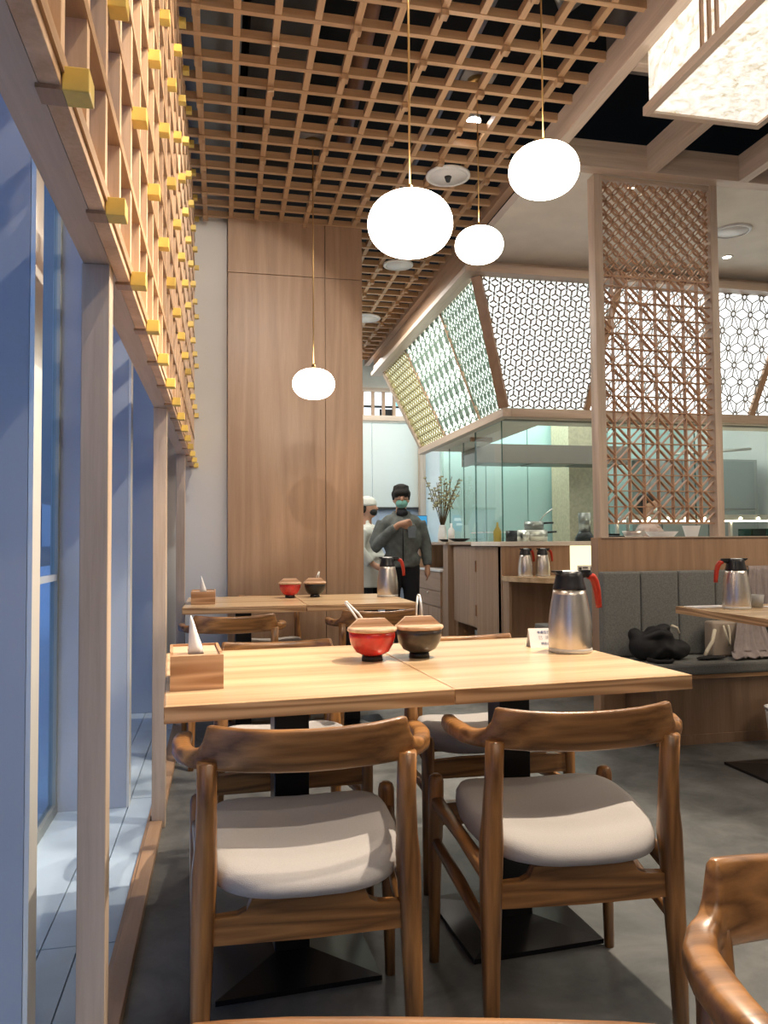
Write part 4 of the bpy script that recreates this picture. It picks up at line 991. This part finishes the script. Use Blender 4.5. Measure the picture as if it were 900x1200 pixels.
# bench table things
single('menu_sheet', MB().box(2.27, 2.47, 3.36, 3.47, .7405, .743), 'paper', 'white menu sheet lying on the bench table behind the pitcher', 'menu', (2.37, 3.4, .741))
single('menu_sheet', MB().box(2.62, 2.80, 3.15, 3.35, .7405, .743), 'paper', 'white menu sheet at the right edge of the bench table', 'menu', (2.7, 3.3, .741))
single('tea_cup', MB().lathe([(0, 0), (.026, 0), (.033, .06), (.030, .06), (.024, .006), (0, .006)], (2.565, 3.31, .7435), 28), 'ceramic_grey', 'grey cup beside the pitcher on the bench table', 'cup', (2.565, 3.31, .7435))

# ------------------------------------------------------------------ bench
T = thing('banquette', 'grey upholstered bench with tall panelled back on a wooden base', 'bench', (3.5, 3.8, 0))
part('base', MB().box(2.22, 6.0, 3.66, 3.97, .04, .355), 'shaded_bench_wood', T)
part('kick_board', MB().box(2.22, 6.0, 3.650, 3.665, 0, .05), 'shaded_bench_wood', T)
part('seat_board', MB().bbox(2.10, 6.0, 3.63, 3.97, .345, .365, .002), 'edge_x', T)
k = 0
for x0, x1 in ((2.075, 3.4), (3.405, 4.7), (4.705, 6.0)): part('seat_cushion', MB().bbox(x0, x1, 3.62, 3.97, .366, .425, .014), 'bench_fabric', T)
x = 2.065
while x < 5.9:
    part('back_panel', MB().bbox(x, x+.232, 3.915, 3.974, .426, .90, .012), 'bench_fabric', T); x += .2345
# bags and garments on the bench
def soft(name, label, cat, loc, blobs, mat, vox=.01, extra=None):
    t = thing(name, label, cat, loc); mb = MB()
    for b in blobs:
        if len(b) == 2: mb.tube(b[0], b[1], 10)
        else: mb.ball(b[0], b[1], 16, M=b[2])
    me = remesh(mb, 'body', mat, loc, vox)
    part('body', me, mat, t); return t
t = soft('black_bag', 'slouching black drawstring bag lying on the grey bench', 'bag', (2.3, 3.78, .42),
     [((2.24, 3.80, .50), (.085, .07, .075), None), ((2.33, 3.80, .515), (.09, .07, .09), None), ((2.42, 3.79, .48), (.09, .065, .055), None), ((2.30, 3.80, .575), (.05, .045, .035), None),
      ((2.20, 3.82, .56), (.04, .04, .04), None), ((2.36, 3.80, .60), (.04, .035, .02), None), ([(2.22, 3.76, .55), (2.30, 3.735, .58), (2.38, 3.75, .56)], [.018, .022, .016]), ([(2.25, 3.76, .44), (2.33, 3.73, .50), (2.44, 3.74, .45)], [.015, .015, .015])], 'black_cloth')
part('strap', MB().tube([(2.22, 3.73, .44), (2.24, 3.67, .437), (2.31, 3.655, .437), (2.34, 3.69, .437)], .011, 8), 'black_cloth', t)
part('toggle', MB().tube([(2.38, 3.755, .612), (2.41, 3.75, .60), (2.42, 3.75, .57)], .008, 8), 'cream_strap', t)
t = thing('handbag', 'beige leather handbag standing on the bench under the table edge', 'handbag', (2.74, 3.83, .425))
part('body', MB().bbox(2.66, 2.85, 3.80, 3.88, .427, .62, .012), 'beige_leather', t)
part('handle', MB().tube([(2.72, 3.79, .60), (2.73, 3.77, .53), (2.75, 3.78, .49), (2.76, 3.79, .56), (2.75, 3.79, .60)], .006, 8), 'cream_strap', t)
part('shoulder_strap', MB().tube([(2.66, 3.78, .58), (2.63, 3.76, .52), (2.58, 3.74, .47), (2.56, 3.73, .445)], .009, 8, sq=.6), 'cream_strap', t)
t = soft('phone_case', 'flat black and grey pouch lying beside the handbag', 'pouch', (2.6, 3.72, .427), [((2.60, 3.72, .439), (.09, .030, .010), None), ((2.56, 3.72, .437), (.06, .03, .009), None)], 'black_cloth', .006)
def drape(name, loc, label, cat, path, x0a, x1a, x0b, x1b, folds, amp, mat):
    """a hanging cloth: a profile in y,z swept across x with folds"""
    m = MB(); nu, nv = 44, 26
    def P(t):
        q = t*(len(path)-1); a = min(int(q), len(path)-2); w = q-a
        return path[a][0]*(1-w)+path[a+1][0]*w, path[a][1]*(1-w)+path[a+1][1]*w
    for b in range(nv+1):
        v = b/nv; y, z = P(v); xa, xb = x0a+(x0b-x0a)*v, x1a+(x1b-x1a)*v
        for a in range(nu+1):
            u = a/nu; w = sin(u*folds*2*pi+v*2.2)*amp*(.5+v*.7)+sin(u*folds*4.3*pi+1+v*3)*amp*.35
            m.v.append((xa+(xb-xa)*u+sin(v*7+u*5)*.006, y-abs(w)*.9 if z > loc[2]+.03 else y+w*.5, z+(abs(w)*.7 if z <= loc[2]+.03 else 0)))
    for b in range(nv):
        for a in range(nu):
            o = b*(nu+1)+a; m.f.append([o, o+1, o+nu+2, o+nu+1]); m.sm.append(True)
    o = single(name, m, mat, label, cat, loc)
    sd = o.modifiers.new('thickness', 'SOLIDIFY'); sd.thickness = .005; sd.offset = 1
    return o
drape('scarf', (2.85, 3.74, .43), 'taupe scarf draped in folds over the bench edge below the table', 'scarf',
      [(3.80, .655), (3.795, .60), (3.775, .54), (3.75, .49), (3.715, .452), (3.68, .438), (3.655, .434)], 2.82, 2.98, 2.68, 3.0, 3, .016, 'taupe_cloth')
drape('folded_coat', (3.05, 3.86, .5), 'taupe coat hanging over the bench back behind the grey cup', 'coat',
      [(3.93, .915), (3.905, .918), (3.885, .90), (3.875, .84), (3.865, .76), (3.86, .66), (3.86, .60)], 2.97, 3.20, 2.90, 3.25, 4, .018, 'taupe_cloth')
t = thing('waste_bin', 'small white plastic bin on the floor by the bench at the right edge', 'bin', (2.865, 3.52, 0))
part('body', MB().lathe([(0, 0), (.065, 0), (.085, .19), (.080, .19), (.062, .008), (0, .008)], (2.865, 3.52, 0), 28), 'white_enamel', t)
part('rim', MB().lathe([(.085, .19), (.09, .192), (.09, .20), (.084, .20), (.08, .19)], (2.865, 3.52, 0), 28), 'white_enamel', t)

# ------------------------------------------------------------------ people
def figure(name, label, loc, rz, H, body, clothes):
    """body and clothes: lists of (part name, material, blobs, voxel) in local coordinates facing -y"""
    t = thing(name, label, 'person', loc)
    for nm, mat, blobs, vox in [body]+clothes:
        mb = MB()
        for b in blobs:
            if len(b) == 2: mb.tube(b[0], b[1], 12)
            else: mb.ball(b[0], b[1], 16, M=b[2])
        me = remesh(mb, nm, mat, (0, 0, 0), vox, 3)
        part(nm, me, mat, t, local=True)
    t.rotation_euler = (0, 0, rz)
    return t
# hand: palm, four fingers, thumb
def hand(p, d, up, curl=.6, s=1.0):
    p, d, up = Vector(p), Vector(d).normalized(), Vector(up).normalized(); sd = d.cross(up)
    out = [([p-d*.02*s, p+d*.045*s, p+d*.08*s], [.026*s, .034*s, .030*s])]
    for i in range(4):
        b = p+d*.08*s+sd*(i-1.5)*.019*s; L = (.062, .072, .068, .054)[i]*s
        c1 = b+d*L*.5-up*L*.2*curl; c2 = c1+d*L*.35*(1-curl)-up*L*.5*curl
        out.append(([b-d*.01*s, c1, c2], [.0095*s, .0088*s, .0075*s]))
    b = p+d*.02*s-sd*.032*s
    out.append(([b, b+d*.03*s-sd*.018*s-up*.01*s, b+d*.055*s-sd*.016*s-up*.02*s], [.012*s, .0105*s, .009*s]))
    return out
Hd = 1.52
man_body = ('body', 'skin', [
    ((0, -.005, 1.50), (.078, .095, .108), None), ((0, -.035, 1.43), (.055, .06, .045), None), ((0, -.105, 1.485), (.013, .02, .022), None),
    ((-.08, .005, 1.485), (.012, .018, .028), None), ((.08, .005, 1.485), (.012, .018, .028), None),
    ([(0, .015, 1.30), (0, .01, 1.42)], [.065, .055]),
    ([(0, 0, .86), (0, .005, 1.05), (0, 0, 1.24), (0, .01, 1.33)], [.10, .085, .10, .07]),
    ([(.18, .01, 1.27), (.25, .03, 1.05), (.27, 0, .86)], [.05, .042, .032]),
    ([(-.18, .01, 1.27), (-.27, -.02, 1.04), (-.10, -.20, 1.20), (-.04, -.23, 1.245)], [.05, .042, .034, .028]),
    ([(.09, 0, .86), (.10, 0, .45), (.10, .01, .06)], [.085, .058, .04]), ([(-.09, 0, .86), (-.10, 0, .45), (-.10, .01, .06)], [.085, .058, .04]),
    ((.10, -.05, .04), (.045, .12, .04), None), ((-.10, -.05, .04), (.045, .12, .04), None)]
    + hand((.27, -.01, .83), (0, -.1, -1), (1, 0, 0), .4) + hand((-.035, -.235, 1.245), (1, -.1, .15), (0, 1, .3), .8), .0105)
jacket = ('jacket', 'jacket_grey', [
    ([(0, .0, .83), (0, .005, .95), (0, .005, 1.12), (0, .0, 1.24), (0, .01, 1.33)], [.165, .165, .165, .165, .095]),
    ((.11, .0, 1.26), (.105, .10, .085), None), ((-.11, .0, 1.26), (.105, .10, .085), None), ((.09, 0, .90), (.11, .13, .10), None), ((-.09, 0, .90), (.11, .13, .10), None),
    ((.10, -.01, 1.10), (.105, .13, .16), None), ((-.10, -.01, 1.10), (.105, .13, .16), None),
    ([(.19, .01, 1.27), (.26, .03, 1.05), (.275, 0, .85)], [.072, .064, .050]),
    ([(-.19, .01, 1.27), (-.285, -.01, 1.06), (-.285, -.04, 1.02), (-.14, -.17, 1.17), (-.08, -.21, 1.215)], [.072, .066, .06, .052, .044]),
    ([(-.07, -.035, 1.345), (-.08, .03, 1.36), (0, .075, 1.37), (.08, .03, 1.36), (.07, -.035, 1.345)], .022),
    ([(.05, -.165, 1.235), (.14, -.135, 1.235)], .014), ([(.05, -.165, 1.20), (.14, -.14, 1.20)], .012)], .013)
trousers = ('trousers', 'trouser_black', [([(.09, .0, .86), (.105, 0, .45), (.105, .01, .05)], [.105, .078, .062]), ([(-.09, .0, .86), (-.105, 0, .45), (-.105, .01, .05)], [.105, .078, .062]), ((0, 0, .84), (.16, .12, .08), None)], .014)
shoes = ('shoes', 'black_plastic', [((.105, -.05, .04), (.055, .14, .045), None), ((-.105, -.05, .04), (.055, .14, .045), None)], .012)
rh = random.Random(5)
hair = ('hair', 'hair', [((.088*sin(q*.42-2.6), .008-.092*cos(q*.42-2.6), 1.535+rh.uniform(-.022, .012)), (.016, .016, .034), None) for q in range(13)] + [((.06*sin(q*.9), .055*cos(q*.9), 1.612), (.026, .026, .016), None) for q in range(7)] + [((0, .015, 1.555), (.092, .108, .080), None), ((0, -.062, 1.548), (.080, .050, .040), None), ((-.05, -.06, 1.54), (.035, .04, .04), None), ((.045, -.055, 1.55), (.04, .045, .045), None), ((0, .01, 1.585), (.088, .10, .06), None), ((0, .06, 1.50), (.075, .05, .08), None), ((-.076, .01, 1.52), (.02, .05, .05), None), ((.076, .01, 1.52), (.02, .05, .05), None)], .009)
mask = ('face_mask', 'mask_green', [((0, -.065, 1.445), (.066, .052, .046), None)], .008)
scarf_ = ('dark_collar', 'trouser_black', [([(-.045, -.06, 1.36), (0, -.09, 1.35), (.045, -.06, 1.36)], .035), ((0, -.04, 1.385), (.055, .05, .03), None)], .01)
M = figure('person', 'standing person in a grey jacket and green face mask raising one hand', (1.712, 7.25, 0), radians(-8), 1.63, man_body, [jacket, trousers, shoes, hair, mask, scarf_])
M.scale = (.92, .95, 1)
part('zipper', MB().tube([(0.0, -.170, 1.20), (0.0, -.170, 1.05), (0.0, -.170, .88)], .006, 6), 'trouser_black', M, local=True)
part('pocket_flap', MB().obox((.095, -.158, 1.205), (.045, .012, 0), (0, .004, 0), (0, 0, .022)).obox((.095, -.155, 1.15), (.040, .012, 0), (0, .004, 0), (0, 0, .035)), 'plenum_grey', M, local=True)
part('glasses', MB().tube([(-.068, -.088, 1.505), (-.02, -.108, 1.505), (-.02, -.108, 1.485), (-.068, -.088, 1.485), (-.068, -.088, 1.505)], .0025, 6).tube([(.068, -.088, 1.505), (.02, -.108, 1.505), (.02, -.108, 1.485), (.068, -.088, 1.485), (.068, -.088, 1.505)], .0025, 6), 'black_plastic', M, local=True)
w_body = ('body', 'skin', [
    ((0, -.005, 1.43), (.075, .092, .105), None), ((0, -.035, 1.37), (.052, .058, .043), None), ((0, -.103, 1.42), (.013, .02, .02), None),
    ([(0, .015, 1.24), (0, .01, 1.36)], [.06, .05]), ([(0, 0, .82), (0, 0, 1.0), (0, 0, 1.22)], [.12, .11, .125]),
    ([(.17, .01, 1.2), (.22, .0, 1.0), (.18, -.12, .86)], [.045, .04, .03]), ([(-.17, .01, 1.2), (-.22, .0, 1.0), (-.18, -.12, .86)], [.045, .04, .03]),
    ([(.08, 0, .82), (.09, 0, .42), (.09, .01, .06)], [.085, .055, .04]), ([(-.08, 0, .82), (-.09, 0, .42), (-.09, .01, .06)], [.085, .055, .04]),
    ((.09, -.05, .04), (.045, .12, .04), None), ((-.09, -.05, .04), (.045, .12, .04), None)]
    + hand((.175, -.13, .85), (-.2, -1, -.5), (0, 0, 1), .5) + hand((-.175, -.13, .85), (.2, -1, -.5), (0, 0, 1), .5), .011)
w_coat = ('white_coat', 'white_cloth', [([(0, .005, .62), (0, .005, .85), (0, .005, 1.0), (0, 0, 1.15), (0, .01, 1.25)], [.19, .18, .15, .16, .09]), ((.10, 0, 1.17), (.10, .10, .09), None), ((-.10, 0, 1.17), (.10, .10, .09), None),
    ([(.17, .01, 1.2), (.23, .0, 1.0), (.19, -.10, .87)], [.07, .062, .05]), ([(-.17, .01, 1.2), (-.23, .0, 1.0), (-.19, -.10, .87)], [.07, .062, .05]), ([(-.05, -.03, 1.28), (0, .06, 1.30), (.05, -.03, 1.28)], .022), ([(-.12, -.10, .93), (0, -.16, .93), (.12, -.10, .93)], .03)], .013)
w_tr = ('trousers', 'trouser_black', [([(.08, .0, .8), (.095, 0, .45), (.095, .01, .05)], [.1, .075, .06]), ([(-.08, .0, .8), (-.095, 0, .45), (-.095, .01, .05)], [.1, .075, .06])], .014)
w_cap = ('cap', 'white_cloth', [((0, .015, 1.487), (.090, .108, .068), None), ((0, .06, 1.455), (.085, .07, .06), None), ((0, .0, 1.465), (.093, .10, .035), None)], .011)
w_hair = ('hair', 'hair', [((0, .075, 1.40), (.065, .045, .07), None), ((-.07, .02, 1.42), (.018, .04, .05), None), ((.07, .02, 1.42), (.018, .04, .05), None)], .011)
w_mask = ('face_mask', 'black_cloth', [((0, -.058, 1.388), (.060, .045, .048), None)], .008)
figure('person', 'worker in white coat, white cap and black mask half hidden by the cupboard column', (1.475, 7.75, 0), radians(58), 1.55, w_body, [w_coat, w_tr, w_cap, w_hair, w_mask])
c_body = ('body', 'skin', w_body[2], .013); c_coat = ('pink_shirt', 'pink_cloth', w_coat[2], .015)
c_hair = ('hair', 'hair', [((0, .02, 1.49), (.088, .10, .07), None), ((0, .07, 1.42), (.07, .05, .08), None)], .012)
c_mask = ('face_mask', 'white_cloth', [((0, -.065, 1.385), (.062, .05, .045), None)], .009)
figure('person', 'cook in a pinkish shirt and white mask glimpsed through the carved screen', (4.30, 7.15, 0), radians(50), 1.55, c_body, [c_coat, ('trousers', 'trouser_black', w_tr[2], .018), c_hair, c_mask])
